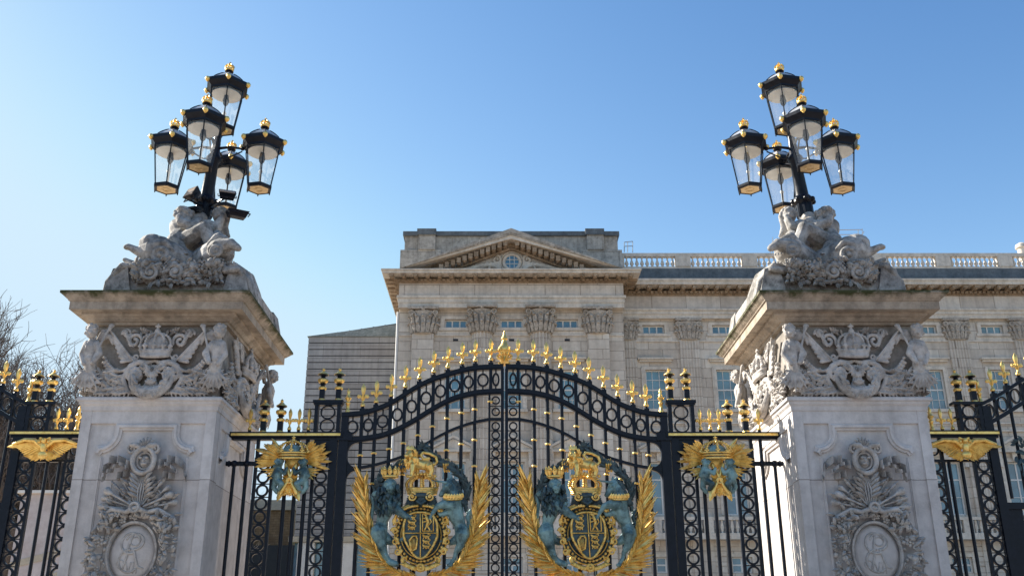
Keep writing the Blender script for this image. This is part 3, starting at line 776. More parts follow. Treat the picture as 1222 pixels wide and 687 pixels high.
    V, Fc = blob('child', child(), .0115, 1); emit('child_figure', (V, Fc), M['statue'], root, base, mir, smooth=180)
for s in (-1, 1): make_statue(s)

# ================================================================ LAMP STANDARDS
LR = .74
def hexring(r, z, rot):
    return [Vector((r*math.cos(rot+PI/3*k), r*math.sin(rot+PI/3*k), z)) for k in range(6)]
def hexlathe(mb, prof, rot, cap=True):
    vs = []; fs = []
    for (r, z) in prof: vs += hexring(r, z, rot)
    for i in range(len(prof)-1):
        for k in range(6):
            k2 = (k+1) % 6; fs.append((i*6+k, i*6+k2, (i+1)*6+k2, (i+1)*6+k))
    if cap: fs.append((5,4,3,2,1,0)); fs.append(tuple((len(prof)-1)*6+k for k in range(6)))
    mb.add(vs, fs)
def make_lantern_meshes(rot):
    """local origin = lantern base centre; total height 1.29"""
    d = {}
    fr = MB()
    hexlathe(fr, [(.195,.0),(.215,.012),(.215,.05),(.198,.06)], rot, cap=False); hexlathe(fr, [(.165,.06),(.165,.0)], rot, cap=False)
    for q in ((.195,.165,0.0),):
        a = hexring(q[0], q[2], rot); b = hexring(q[1], q[2], rot)
        for k in range(6): k2 = (k+1) % 6; fr.add([a[k], a[k2], b[k2], b[k]], [(0,3,2,1)])
    lo = hexring(.198, .055, rot); hi = hexring(.292, .70, rot)
    for k in range(6): fr.tube([lo[k], hi[k]], .011, 4)
    hexlathe(fr, [(.285,.695),(.30,.695),(.30,.73),(.340,.775),(.372,.80),(.372,.852),(.355,.866),(.285,.885),(.27,.885)], rot, cap=False)
    hexlathe(fr, [(.27,.88),(.34,.84),(.30,.79),(.285,.72),(.285,.695)], rot, cap=False)
    fr.lathe([(.095,1.055),(.065,1.075),(.05,1.10),(.072,1.12),(.05,1.14)], n=12)
    for k in range(6):
        p = hexring(.20, .0, rot)[k]; fr.cap(p, p-Vector((0,0,.02)), .012, .006, 6)
    d['frame'] = fr
    dm = MB(); hexlathe(dm, [(.285,.872),(.255,.925),(.20,.98),(.13,1.035),(.09,1.06)], rot)
    for k in range(6):
        pr = [(.288,.872),(.258,.927),(.203,.982),(.133,1.038),(.09,1.063)]; a_ = rot+PI/3*k
        fr.tube([(r_*math.cos(a_), r_*math.sin(a_), z_) for r_, z_ in pr], .0085, 4)
    d['dome_cap'] = dm
    gl = MB(); lo = hexring(.190, .06, rot); hi = hexring(.282, .70, rot)
    for k in range(6): k2 = (k+1) % 6; gl.add([lo[k], lo[k2], hi[k2], hi[k]], [(0,1,2,3)])
    bt = hexring(.164, .012, rot); gl.add(bt, [(5,4,3,2,1,0)])
    d['glass'] = gl
    rf = MB(); rf.lathe([(.24,.66),(.20,.715),(.10,.745),(.03,.75),(.10,.738),(.19,.705),(.225,.66)], n=18)
    rf.lathe([(.02,.06),(.02,.30),(.035,.32),(.015,.36)], n=8)
    d['reflector'] = rf
    bp = MB(); hexlathe(bp, [(.162,.004),(.162,.010)], rot); bp.torus((0,0,.004), .06, .010, 'z'); d['base_plate'] = bp
    bu = MB(); bu.lathe([(.012,.46),(.04,.50),(.055,.55),(.045,.60),(.03,.68),(.06,.70),(.065,.735)], n=12)
    d['bulb'] = bu
    bs = MB(); o = hexring(.374, .815, rot)
    bs.lathe([(.0,.02),(.025,.018),(.038,.0),(.03,-.02),(.0,-.025)], n=10)
    bs = MB(); bs.ell((0,0,0), (.041,.041,.046), n=10, m=8); bs.ell((0,0,-.03), (.022,.022,.03), n=8, m=6)
    d['boss'] = bs; d['boss_pos'] = o
    cr = MB(); cr.lathe([(.05,1.13),(.062,1.14),(.062,1.165),(.05,1.17)], n=12)
    for k in range(8):
        a = 2*PI*k/8; b = Vector((.058*math.cos(a), .058*math.sin(a), 1.165)); cr.ell(b+Vector((0,0,.015)), (.014,.014,.022), n=6, m=5)
        cr.tube([b, Vector((b.x*1.15, b.y*1.15, 1.20)), Vector((b.x*.7, b.y*.7, 1.235)), Vector((0,0,1.225))], .010, 5)
    cr.ell((0,0,1.245), .022, n=8, m=6); cr.ell((0,0,1.275), (.007,.007,.022), n=6, m=5); cr.ell((0,0,1.277), (.02,.007,.007), n=6, m=5)
    cr.xf(lambda v: Vector((v.x*1.15, v.y*1.15, 1.13+(v.z-1.13)*1.12)))
    d['crown'] = cr
    return d
def make_lamp(s):
    mir = s < 0
    top = Vector((4.65, PYC, 9.86)); basep = Vector((4.765, PYC, 8.05))
    root = empty('lamp_standard', (s*4.765, PYC, 7.9), ('five-lantern black lamp standard above the left pier, with floodlights at its foot' if mir else
                 'five-lantern black lamp standard above the right pier, without floodlights'), 'street lamp', 'lamp standards on the gate piers')
    o = Vector((s*4.765, PYC, 7.9))
    def ax(z): return basep.lerp(top, (z-8.05)/(9.86-8.05))
    mb = MB()
    mb.tube([ax(7.7), ax(8.3), ax(8.34), ax(8.38), ax(8.45)], [.12,.12,.17,.17,.12], 14)
    mb.tube([ax(8.45), ax(9.05), ax(9.10), ax(9.14), ax(9.2), ax(9.45), ax(9.62)], [.105,.085,.12,.12,.08,.06,.05], 14)
    for k in range(8):
        a = 2*PI*k/8; c = ax(8.36); mb.ell(c+Vector((.16*math.cos(a), .16*math.sin(a), 0)), .045, n=8, m=6)
    for k in range(7):
        a = 2*PI*k/7; mb.cap(ax(8.1)+Vector((.11*math.cos(a), .11*math.sin(a), 0)), ax(8.32)+Vector((.09*math.cos(a), .09*math.sin(a), 0)), .03, .05)
    emit('pole', mb.arrays(), M['iron'], root, o, mir, smooth=40)
    dl = make_lantern_meshes(math.radians(12))
    dr = make_lantern_meshes(math.radians(12))
    spots = [Vector((4.61, PYC, 10.93-1.29))]
    for (dx, dy) in ((-LR, 0), (0, -LR), (LR, 0), (0, LR)):
        spots.append(Vector((4.66+dx, PYC+dy, 9.86-1.29)))
    cache = {}
    for i, p in enumerate(spots):
        P = Vector((s*p.x, p.y, p.z))
        if i:
            mb = MB(); c = ax(9.12); q = Vector((p.x, p.y, 8.50)); e = p-c; e.z = 0
            # arm: leaves the collar, sweeps out and rises to the lantern foot, with a stay rod to its roof
            zr_ = p.z+.74; a0 = ax(zr_); b_ = a0+e*.56
            mb.tube([a0, a0+e*.3+Vector((0,0,.03)), b_], [.026,.02,.018], 8); mb.tube([ax(zr_-.16), ax(zr_-.16)+e*.25+Vector((0,0,-.02)), b_+Vector((0,0,-.05))], .013, 6)
            mb.ell(b_, .035)
            emit('bracket', mb.arrays(), M['iron'], root, o, mir, smooth=60)
        name = 'lantern'
        L = emit(name, dl['frame'].arrays() , M['iron'], root, (0,0,0), mir, smooth=30) if 'frame' not in cache else None
        if L is None:
            L = cache['frame'].copy(); C.objects.link(L)
        else: cache['frame'] = L
        L.parent = root; L.location = P-o
        for part, mat, ang in (('dome_cap','domeglass',25),('glass','glass',None),('reflector','reflector',60),('base_plate','baseplate',60),('bulb','iron',60),('crown','gold',60)):
            if part in cache: q = cache[part].copy(); C.objects.link(q); q.parent = L
            else: q = emit({'crown': 'gilt_crown'}.get(part, part), dl[part].arrays(), M[mat], L, (0,0,0), mir, smooth=ang); cache[part] = q
            q.location = (0,0,0)
        for b in dl['boss_pos']:
            if 'boss' in cache: q = cache['boss'].copy(); C.objects.link(q); q.parent = L
            else: q = emit('gilt_boss', dl['boss'].arrays(), M['gold'], L, (0,0,0), mir, smooth=60); cache['boss'] = q
            q.location = (s*b.x, b.y, b.z)
    mb = MB(); a = ax(9.5)
    mb.tube([a, a+Vector((.10,-.05,-.05)), a+Vector((.20,-.05,.0)), a+Vector((.22,-.03,.10)), a+Vector((.12,0,.16)), a+Vector((.0,0,.14))], .012, 6)
    emit('cable', mb.arrays(), M['iron'], root, o, not mir, smooth=60) if False else emit('cable', mb.arrays(), M['iron'], root, o, mir, smooth=60)
for s in (-1, 1): make_lamp(s)
# floodlights at the foot of the left lamp
def floodlight(x, y, Y, yaw, pitch, size, label):
    p = at(x, y, Y)
    root = empty('floodlight', p, label, 'floodlight', 'small floodlights at the foot of the left lamp')
    R = Matrix.Rotation(yaw, 3, 'Z') @ Matrix.Rotation(pitch, 3, 'X')
    w, h, d = size
    mb = MB(); mb.add([(-w,-d,-h),(w,-d,-h),(w*.75,d,-h*.7),(-w*.75,d,-h*.7),(-w,-d,h),(w,-d,h),(w*.75,d,h*.7),(-w*.75,d,h*.7)],
                      [(0,3,2,1),(4,5,6,7),(1,2,6,5),(2,3,7,6),(3,0,4,7),(0,1,5,4)]); mb.xf(lambda v: R @ v)
    hs = emit('housing', mb.arrays(), M['iron'], root)
    mb = MB(); mb.box(-w*.86, w*.86, -d-.006, -d-.001, -h*.84, h*.84); mb.xf(lambda v: R @ v)
    emit('lens', mb.arrays(), M['lensgrey'], root)
    mb = MB(); c = R @ Vector((0, 0, -h)); t = at(247, 248, PYC)-p
    mb.tube([c+(R @ Vector((w*1.05,0,h))), c+(R @ Vector((w*1.05,0,-.03))), c+(R @ Vector((-w*1.05,0,-.03))), c+(R @ Vector((-w*1.05,0,h)))], .010, 4); mb.tube([c+(R @ Vector((0,0,-.03))), c*.3+t*.7, t], .018, 6)
    emit('bracket', mb.arrays(), M['iron'], root)
floodlight(230, 232, PYC-.35, -.6, -.45, (.115,.10,.06), 'square black floodlight left of the pole foot, its face turned left')
floodlight(271, 233, PYC-.45, .35, -.95, (.13,.11,.06), 'square black floodlight right of the pole foot, its pale lens facing down')
floodlight(283, 256, PYC-.40, .5, -1.45, (.16,.12,.05), 'flat black floodlight tipped downwards over the dolphin head, lowest on the right')
floodlight(233, 251, PYC-.30, -.3, -1.5, (.10,.08,.04), 'small black floodlight lying flat beside the stone wing, lowest on the left')

# ================================================================ GATES
GY = 13.8
def G(x, y, dy=0.0):
    p = at(x, y, GY); return Vector((-p.x, GY-dy, p.z)) if p.x < 0 else Vector((p.x, GY-dy, p.z))
# all gate shapes below are written for the RIGHT side (positive X), the left is mirrored
def interp(tab, x):
    for i in range(len(tab)-1):
        if tab[i][0] <= x <= tab[i+1][0]:
            a, b = tab[i], tab[i+1]; q = (x-a[0])/(b[0]-a[0]); return a[1]+(b[1]-a[1])*q
    return tab[0][1] if x < tab[0][0] else tab[-1][1]
def worldtab(px): 
    t = sorted([(lambda p: (p.x, p.z))(G(x, y)) for x, y in px]); return t
def smoothtab(tab, n=60):
    xs = [tab[0][0]+(tab[-1][0]-tab[0][0])*i/n for i in range(n+1)]; zs = [interp(tab, x) for x in xs]
    for _ in range(12): zs = [zs[0]]+[(zs[i-1]+2*zs[i]+zs[i+1])/4 for i in range(1, n)]+[zs[-1]]
    return list(zip(xs, zs))
top_tab = smoothtab(worldtab([(408.8,492.6),(432.4,491.3),(445.5,487.4),(466.5,479.6),(482.2,469),(497.9,458.6),(516.2,450.2),(532,445.5),(550.3,439.7),(568.6,436.3),(589.6,435.5),(602,435.5)]))
low_tab = smoothtab(worldtab([(414,526.7),(432.4,526),(458.6,521.5),(477,513.6),(498,501.8),(516.2,490),(532,480.9),(550.3,474.3),(568.6,470.4),(589.6,469),(602,469)]))
sub_tab = smoothtab(worldtab([(414,560),(425.4,558.7),(443,556.4),(461.6,551),(479,546),(498,536),(516,525),(537,513.6),(563.4,504.4),(584,500.5)]))
def band(mb, tab, x0, x1, z0, z1, y0, y1, n=40):
    """bar that follows curve tab, occupying z0..z1 relative to it"""
    vs = []; fs = []
    for i in range(n+1):
        x = x0+(x1-x0)*i/n; z = interp(tab, x); vs += [(x,y0,z+z0),(x,y1,z+z0),(x,y1,z+z1),(x,y0,z+z1)]
    for i in range(n):
        for k in range(4): k2 = (k+1) % 4; fs.append((i*4+k, i*4+k2, (i+1)*4+k2, (i+1)*4+k))
    fs.append((0,3,2,1)); fs.append(tuple(n*4+k for k in range(4)))
    mb.add(vs, fs)
def fleur_mesh(h=.375):
    mb = MB(); k = h/.375
    mb.lathe([(.018,0),(.036,.012),(.040,.03),(.030,.055),(.018,.07),(.016,.10),(.020,.14),(.024,.15),(.018,.165),(.016,.20)], n=12)
    mb.lathe([(.016,.19),(.026,.235),(.034,.285),(.030,.32),(.014,.355),(.002,.378)], n=10, lobes=5, amp=.18)
    for s in (-1, 1):
        mb.tube([(s*.012,0,.11), (s*.022,0,.145), (s*.048,0,.185), (s*.072,0,.185), (s*.082,0,.163), (s*.070,0,.148)], [.012,.016,.021,.021,.018,.012], 8)
        mb.ell((s*.064,0,.163), .022, n=8, m=6)
    for s in (-1, 1): mb.tube([(0,s*.012,.11), (0,s*.04,.165), (0,s*.05,.19)], [.012,.016,.006], 6)
    for v in mb.v: v *= k; v.x *= .90; v.y *= .8
    return mb
def small_finial_mesh():
    mb = MB(); mb.lathe([(.034,0),(.036,.03),(.024,.045),(.024,.12),(.034,.135),(.034,.15),(.018,.165),(.042,.20),(.050,.215),(.030,.235),(.018,.29),(.026,.31),(.018,.325),(.003,.36)], n=12)
    return mb
def urn_black():
    mb = MB(); mb.box(-.036,.036,-.036,.036,0,.20)
    mb.lathe([(.036,.20),(.030,.235),(.050,.25),(.034,.27),(.058,.30),(.034,.345),(.03,.365),(.072,.385),(.075,.395),(.03,.40)], n=14)
    return mb
def urn_gold():
    a = MB().lathe([(.052,.0),(.052,.022),(.038,.034)], n=14)
    b = MB().lathe([(.045,.165),(.056,.18),(.056,.20),(.045,.212)], n=20, lobes=10, amp=.08)
    c = MB().lathe([(.03,.262),(.062,.278),(.072,.305),(.062,.33),(.03,.342)], n=28, lobes=7, amp=.10)
    d = MB().lathe([(.080,.392),(.076,.405),(.045,.425),(.026,.45),(.015,.458),(.024,.475),(.016,.49),(.002,.505)], n=14)
    return dict(gilt_foot=a, gilt_band=b, gilt_bulb=c, gilt_cap=d)
def centre_finial_mesh():
    mb = MB()
    mb.lathe([(.075,0),(.085,.03),(.055,.06),(.045,.10),(.052,.15),(.075,.18),(.09,.22),(.075,.27),(.05,.31),(.034,.36),(.030,.375),(.048,.395),(.040,.415),(.022,.45),(.014,.49),(.002,.53)], n=20, lobes=8, amp=.10)
    for k in range(6):
        a = k*PI/3; c, s_ = math.cos(a), math.sin(a)
        mb.tube([(.03*c,.03*s_,.08),(.09*c,.09*s_,.10),(.11*c,.11*s_,.135),(.09*c,.09*s_,.15)], [.02,.02,.018,.01], 7); mb.ell((.085*c,.085*s_,.15), .022, n=7, m=5)
        mb.blade((.05*c,.05*s_,.17),(.10*c,.10*s_,.245),.03,.012,(c,s_,.2)); mb.ell((.095*c,.095*s_,.21), .02, n=7, m=5)
    return mb
FM = {**urn_gold(), 'fleur': fleur_mesh(), 'small': small_finial_mesh(), 'urnb': urn_black(), 'centre': centre_finial_mesh()}
proto = {}
def place(key, name, mat, loc, parent, origin, smooth=50, scale=None):
    if key in proto: o = proto[key].copy(); o.name = name; C.objects.link(o)
    else: o = emit(name, FM[key].arrays(), M[mat], None, (0,0,0), smooth=smooth); proto[key] = o
    o.parent = parent; o.location = Vector(loc)-Vector(origin)
    if scale: o.scale = scale
    return o
def urn(loc, parent, origin, scale=None):
    u = place('urnb', 'urn_finial', 'iron', loc, parent, origin, 40, scale)
    for k_ in ('gilt_foot', 'gilt_band', 'gilt_bulb', 'gilt_cap'): g = place(k_, k_, 'gold', (0,0,0), u, (0,0,0), 50); g.location = (0,0,0)
    return u
def collar_mesh():
    mb = MB(); mb.lathe([(.026,-.016),(.040,-.010),(.044,0),(.040,.010),(.026,.016)], n=12); return mb
FM['collar'] = collar_mesh()
def ring_column(mb, X, z0, z1, r, half, d=.035, stile=.021, side=True, w=None):
    """tower of rings between two flat bars"""
    w = w or r*.31
    n = int((z1-z0)/(2*r*1.03)); p = (z1-z0)/n
    for i in range(n): mb.ring((X, GY, z0+p*(i+.5)), r, r, w, d)
    for i in range(1, n):
        z = z0+p*i
        for s in (-1, 1): mb.tube([(X, GY, z), (X+s*half, GY, z)], .010, 4)
    if side:
        for s in (-1, 1): mb.box(X+s*half-stile, X+s*half+stile, GY-.025, GY+.025, z0, z1)

# --- coat of arms, written in its own survey units for the LEFT leaf
def A(a, b, n=0.0):
    return at(410+a/4.115, 520+b/4.115, GY-.06) + Vector((0, -n, 0))
U = (at(503+1, 600, GY-.06)-at(503, 600, GY-.06)).x/4.115
MANE = {}
def lion_sup():
    mb = MB(); MN = MANE['lion'] = MB()
    cm = lambda P, R: MN.chain([A(*p) for p in P], [r*U for r in R], 7)
    c = lambda P, R: mb.chain([A(*p) for p in P], [r*U for r in R], 10)
    c([(226,330,.10),(205,385,.10),(190,430,.09),(182,480,.10)], [46,37,27,38])
    c([(178,478,.14),(192,535,.15),(206,585,.10),(226,615,.09)], [42,25,16,13]); c([(228,618,.09),(262,632,.12)], [17,14]); 
    for k in range(3): mb.ell(A(262+k*3,628+k*6-6,.13), 8*U, n=7, m=5)
    c([(190,490,.05),(235,520,.05),(262,520,.05),(296,508,.06)], [34,20,15,15])
    c([(236,345,.16),(275,375,.20),(310,400,.19),(335,412,.18)], [30,23,17,15])
    for k in range(3): mb.ell(A(338,402+k*8,.20), 8*U, n=7, m=5)
    c([(228,350,.12),(260,330,.16),(280,340,.18)], [26,18,13])
    mb.ell(A(235,255,.16), (36*U,34*U,40*U)); mb.ell(A(238,272,.25), (20*U,20*U,15*U)); mb.ell(A(238,262,.285), (8*U,7*U,7*U)); mb.ell(A(222,244,.24), (9*U,7*U,5*U)); mb.ell(A(252,244,.24), (9*U,7*U,5*U)); mb.ell(A(238,288,.25), (13*U,10*U,8*U))
    g = random.Random(2)
    for i in range(90):         # mane locks
        t = g.random(); a = g.uniform(0, 2*PI)
        cx, cz = 232-14*t, 262+95*t; rr = 48+8*math.sin(t*3)
        p = (cx+rr*math.cos(a)*.95, cz+rr*.62*math.sin(a))
        if t < .3 and abs(p[0]-238) < 24 and abs(p[1]-262) < 28: continue
        dn = .10+.14*g.random()
        cm([(p[0], p[1], dn), (p[0]+g.uniform(-8,8), p[1]+16, dn+.02), (p[0]+g.uniform(-12,12), p[1]+30, dn)], [8.5,7.5,3])
    c([(150,500,.05),(132,460,.05),(140,400,.06),(150,340,.05),(142,300,.05),(160,285,.06)], [10,9,9,9,10,16])
    for k in range(5): c([(188+k*6,500+k*22,.19-.01*k),(196+k*7,522+k*22,.19-.015*k)], [9,4])
    return mb
def unicorn_sup():
    mb = MB(); MN = MANE['unicorn'] = MB()
    cm = lambda P, R: MN.chain([A(*p) for p in P], [r*U for r in R], 7)
    c = lambda P, R: mb.chain([A(*p) for p in P], [r*U for r in R], 10)
    c([(522,248,.14),(505,272,.16),(488,292,.17)], [27,21,15]); mb.ell(A(484,298,.17), (14*U,14*U,11*U)); mb.ell(A(508,258,.22), (7*U,6*U,6*U))
    c([(530,222,.13),(536,208,.13)], [8,3]); c([(516,222,.16),(519,208,.17)], [8,3])
    c([(528,252,.12),(545,295,.12),(548,335,.12)], [30,36,42])
    c([(545,345,.12),(555,400,.11),(572,440,.10),(585,480,.11)], [42,38,29,37])
    c([(584,485,.14),(575,540,.13),(553,575,.10),(548,600,.10),(530,628,.10)], [35,21,12,10,10]); mb.ell(A(524,636,.11), (15*U,14*U,9*U))
    c([(570,500,.05),(530,525,.06),(505,518,.06),(478,520,.07)], [30,15,11,11])
    c([(540,350,.17),(500,345,.21),(468,352,.20),(448,378,.19),(432,405,.19)], [30,22,15,11,10]); mb.ell(A(429,412,.19), (11*U,10*U,12*U))
    c([(545,370,.10),(505,385,.14),(478,392,.14),(470,378,.14)], [28,16,11,10])
    g = random.Random(4)
    for i in range(34):
        t = i/33; x, y = 540+50*t, 222+120*t
        cm([(x, y, .10+.07*g.random()), (x+16+g.uniform(-4,8), y+14, .11), (x+12+g.uniform(-4,10), y+34, .08)], [10,8,3])
    c([(600,470,.05),(622,440,.05),(610,400,.05),(625,365,.05)], [10,11,12,7]); 
    for k in range(5): c([(612,450-k*18,.05),(628+4*(k % 2),440-k*18,.05)], [9,4])
    return mb
def crest_lion():
    mb = MB(); c = lambda P, R: mb.chain([A(*p) for p in P], [r*U for r in R], 10)
    c([(345,140,.14),(390,150,.12),(425,155,.13)], [30,24,25]); mb.ell(A(330,105,.16), (24*U,22*U,26*U)); mb.ell(A(318,112,.24), (13*U,11*U,10*U))
    for (x, y) in ((318,96),(340,98)): mb.ell(A(x,y,.24), 5*U, n=6, m=5)
    c([(345,155,.20),(345,185,.22),(340,208,.22)], [15,11,10]); mb.ell(A(334,212,.24), (13*U,12*U,7*U))
    c([(362,155,.06),(366,185,.06),(362,208,.06)], [14,10,9])
    c([(425,160,.20),(438,182,.20),(430,208,.20)], [20,12,10]); mb.ell(A(425,212,.22), (13*U,12*U,7*U))
    c([(418,165,.06),(412,188,.06),(404,208,.06)], [16,10,9])
    c([(445,150,.10),(462,132,.10),(455,108,.10),(425,92,.10),(395,88,.12),(382,102,.12),(396,120,.12),(420,118,.12)], [7,7,7,7,7,7,7,9])
    g = random.Random(8)
    for i in range(44):
        a = g.uniform(0, 2*PI); t = g.random(); x = 334+8*t+30*math.cos(a); y = 100+45*t+26*math.sin(a)
        if x < 332 and y < 122 and y > 88: continue
        dn = .10+.12*g.random(); c([(x, y, dn), (x+g.uniform(-4,6), y+16, dn)], [9,4])
    for k in range(5): c([(316+k*8, 76, .16), (315+k*8.5, 62-(k % 2)*5, .16)], [5,3])
    return mb
def shield_mesh(scale=1.0, z=0.0):
    pts = []
    for i in range(40):
        t = i/40*2*PI; x = math.sin(t); y = math.cos(t)
        a = 383+82*scale*math.copysign(abs(x)**.85, x)*(1.0 if y > -.2 else 1.0-(-.2-y)*.45)
        b = 478-(95 if y > 0 else 128)*scale*math.copysign(abs(y)**(.62 if y > 0 else 1.0), y)
        p = A(a, b); pts.append((p.x, p.z))
    return pts
def tiny_lion(mb, a, b, k=1.0, flip=1):
    c = lambda P, R: mb.chain([A(a+flip*p[0]*k, b+p[1]*k, .205+p[2]) for p in P], [r*U*k for r in R], 6)
    c([(-14,0,0),(14,0,0)], [7,6]); c([(-17,-5,.0),(-20,-8,.0)], [8,6]); c([(-13,4,0),(-19,14,0)], [4,3]); c([(-5,4,0),(-4,14,0)], [4,3]); c([(12,4,0),(15,14,0)], [5,3]); c([(5,4,0),(3,14,0)], [4,3])
    c([(17,-2,0),(24,-8,0),(18,-15,0),(10,-13,0)], [3,3,3,3])
def charges():
    mb = MB()
    for k in range(3): tiny_lion(mb, 342, 408+k*24, .85)
    for k in range(3): tiny_lion(mb, 412, 500+k*24, .8)
    c = lambda P, R: mb.chain([A(p[0], p[1], .205) for p in P], [r*U for r in R], 6)
    # rampant lion in a bordered quarter
    c([(412,405),(420,430),(414,450)], [8,8,7]); c([(414,450),(404,468)], [5,4]); c([(418,450),(428,468)], [5,4]); c([(414,415),(400,412)], [5,4]); c([(416,425),(400,430)], [4,4]); c([(410,398),(404,394)], [7,6]); c([(424,445),(436,430),(430,415)], [3,3,4])
    for (p, q) in (((394,392),(446,392)),((446,392),(446,474)),((394,474),(394,392)),((446,474),(394,474))): c([p, q], [3,3])
    # harp
    c([(340,572),(330,520),(345,500)], [5,5,6]); c([(345,500),(362,498),(368,512),(362,560)], [5,5,5,5]); c([(362,560),(340,572)], [5,4])
    for k in range(4): c([(338+k*6,510),(341+k*5,566)], [1.6,1.6])
    # cross partition lines and border
    c([(383,386),(383,600)], [3,3]); c([(305,484),(461,484)], [3,3])
    return mb
def ring_border(pts, r, n, dn):
    mb = MB(); m = len(pts); mb.chain([Vector((p[0], GY-.06-dn, p[1])) for p in pts+pts[:1]], r*U, 6); return mb
def palm(mirror_a=None):
    mb = MB(); g = random.Random(31)
    stem = [(400,700),(330,690),(250,668),(180,605),(140,520),(120,430),(110,330),(106,240)]
    fl = (lambda a: 770-a) if mirror_a else (lambda a: a)
    P = []
    for i in range(len(stem)-1):
        for q in range(7):
            t = q/7; P.append((stem[i][0]+(stem[i+1][0]-stem[i][0])*t, stem[i][1]+(stem[i+1][1]-stem[i][1])*t))
    P.append(stem[-1])
    for _ in range(4): P = [P[0]]+[((P[i-1][0]+2*P[i][0]+P[i+1][0])/4, (P[i-1][1]+2*P[i][1]+P[i+1][1])/4) for i in range(1, len(P)-1)]+[P[-1]]
    mb.tube([A(fl(p[0]), p[1], .04) for p in P], [7*U*(1-.6*i/len(P)) for i in range(len(P))], 6)
    n = len(P)
    for i in range(4, n):
        p = P[i]; t = (P[min(i+1, n-1)][0]-P[i-1][0], P[min(i+1, n-1)][1]-P[i-1][1]); L = math.hypot(*t); t = (t[0]/L, t[1]/L)
        q = i/n
        for sd in (-1, 1):
            for rep in range(3):
                ang = (.80 if sd < 0 else .50)*(1-.45*q)*sd+g.uniform(-.14,.14)
                d = (t[0]*math.cos(ang)-t[1]*math.sin(ang), t[0]*math.sin(ang)+t[1]*math.cos(ang))
                ln = (142 if sd < 0 else 90)*(1-.25*q)*g.uniform(.6,1.1)
                if sd > 0 and q < .35: ln *= .5
                n0 = .05+g.uniform(-.02,.03); n1 = n0+g.uniform(.0,.09)
                mb.blade(A(fl(p[0]), p[1], n0), A(fl(p[0]+d[0]*ln), p[1]+d[1]*ln, n1), 6.2*U*g.uniform(.8,1.15), 4.5*U, (g.uniform(-.5,.5),-1,g.uniform(-.3,.3)), prof=((0,.3),(.25,.9),(.6,.85),(.85,.45),(1,.03)))
    return mb
def laurel():
    mb = MB(); g = random.Random(12)
    arc = [(165,330),(165,260),(185,205),(230,168),(300,140),(350,95),(390,60),(430,90),(480,135),(540,160),(580,200),(605,260),(610,330)]
    P = []
    for i in range(len(arc)-1):
        for q in range(5): t = q/5; P.append((arc[i][0]+(arc[i+1][0]-arc[i][0])*t, arc[i][1]+(arc[i+1][1]-arc[i][1])*t))
    mb.tube([A(p[0], p[1], -.01) for p in P], 12*U, 8)
    for i, p in enumerate(P):
        up = -1 if i < 30 else 1
        t = (P[min(i+1, len(P)-1)][0]-P[max(i-1,0)][0], P[min(i+1, len(P)-1)][1]-P[max(i-1,0)][1]); L = math.hypot(*t) or 1; t = (t[0]/L*(1 if i < 31 else -1), t[1]/L*(1 if i < 31 else -1))
        for k in range(7):
            ang = g.uniform(-.9,.9); d = (t[0]*math.cos(ang)-t[1]*math.sin(ang), t[0]*math.sin(ang)+t[1]*math.cos(ang)); ln = g.uniform(28,46)
            n0 = g.uniform(-.03,.08)
            mb.blade(A(p[0]+g.uniform(-8,8), p[1]+g.uniform(-8,8), n0), A(p[0]+d[0]*ln, p[1]+d[1]*ln, n0+g.uniform(0,.05)), 8*U, 3*U, (g.uniform(-.5,.5),-1,g.uniform(-.3,.3)), prof=((0,.3),(.35,1),(.7,.7),(1,.05)))
    return mb
def crown_open(mb, cx, cy, w, h, n):
    """gilt closed crown: circlet, crosses, arches; centre of its base (cx,cy) in arms units"""
    R = w/2
    for (dz, r) in ((0, 8), (9, 7), (18, 7), (26, 7)):
        k = .90+.10*dz/24
        mb.chain([A(cx+R*k*math.sin(t), cy-dz-8*(1-math.cos(t)), n*math.cos(t)) for t in [2*PI*i/28 for i in range(29)]], r*U, 6)
    for i in range(8):
        t = 2*PI*i/8
        x, nn = cx+R*math.sin(t), n*math.cos(t); yb = cy-30-8*(1-math.cos(t))
        mb.ell(A(x, yb-6, nn), (5*U,5*U,12*U), n=7, m=5); mb.ell(A(x, yb-8, nn), (11*U,5*U,5*U), n=7, m=5)
        pts = []
        for q in range(9):
            a = q/8*PI/2; rr = math.cos(a)**.8; pts.append(A(cx+(x-cx)*rr*1.03, yb-8-(h-45)*math.sin(a), nn*rr))
        mb.chain(pts, 6.5*U, 6)
        for p in pts[1:-1]: mb.ell(p, 8.5*U, n=6, m=5)
    mb.ell(A(cx, cy-h+4, 0), 11*U); mb.ell(A(cx, cy-h-14, 0), (4*U,4*U,12*U), n=7, m=5); mb.ell(A(cx, cy-h-15, 0), (11*U,4*U,4*U), n=7, m=5)
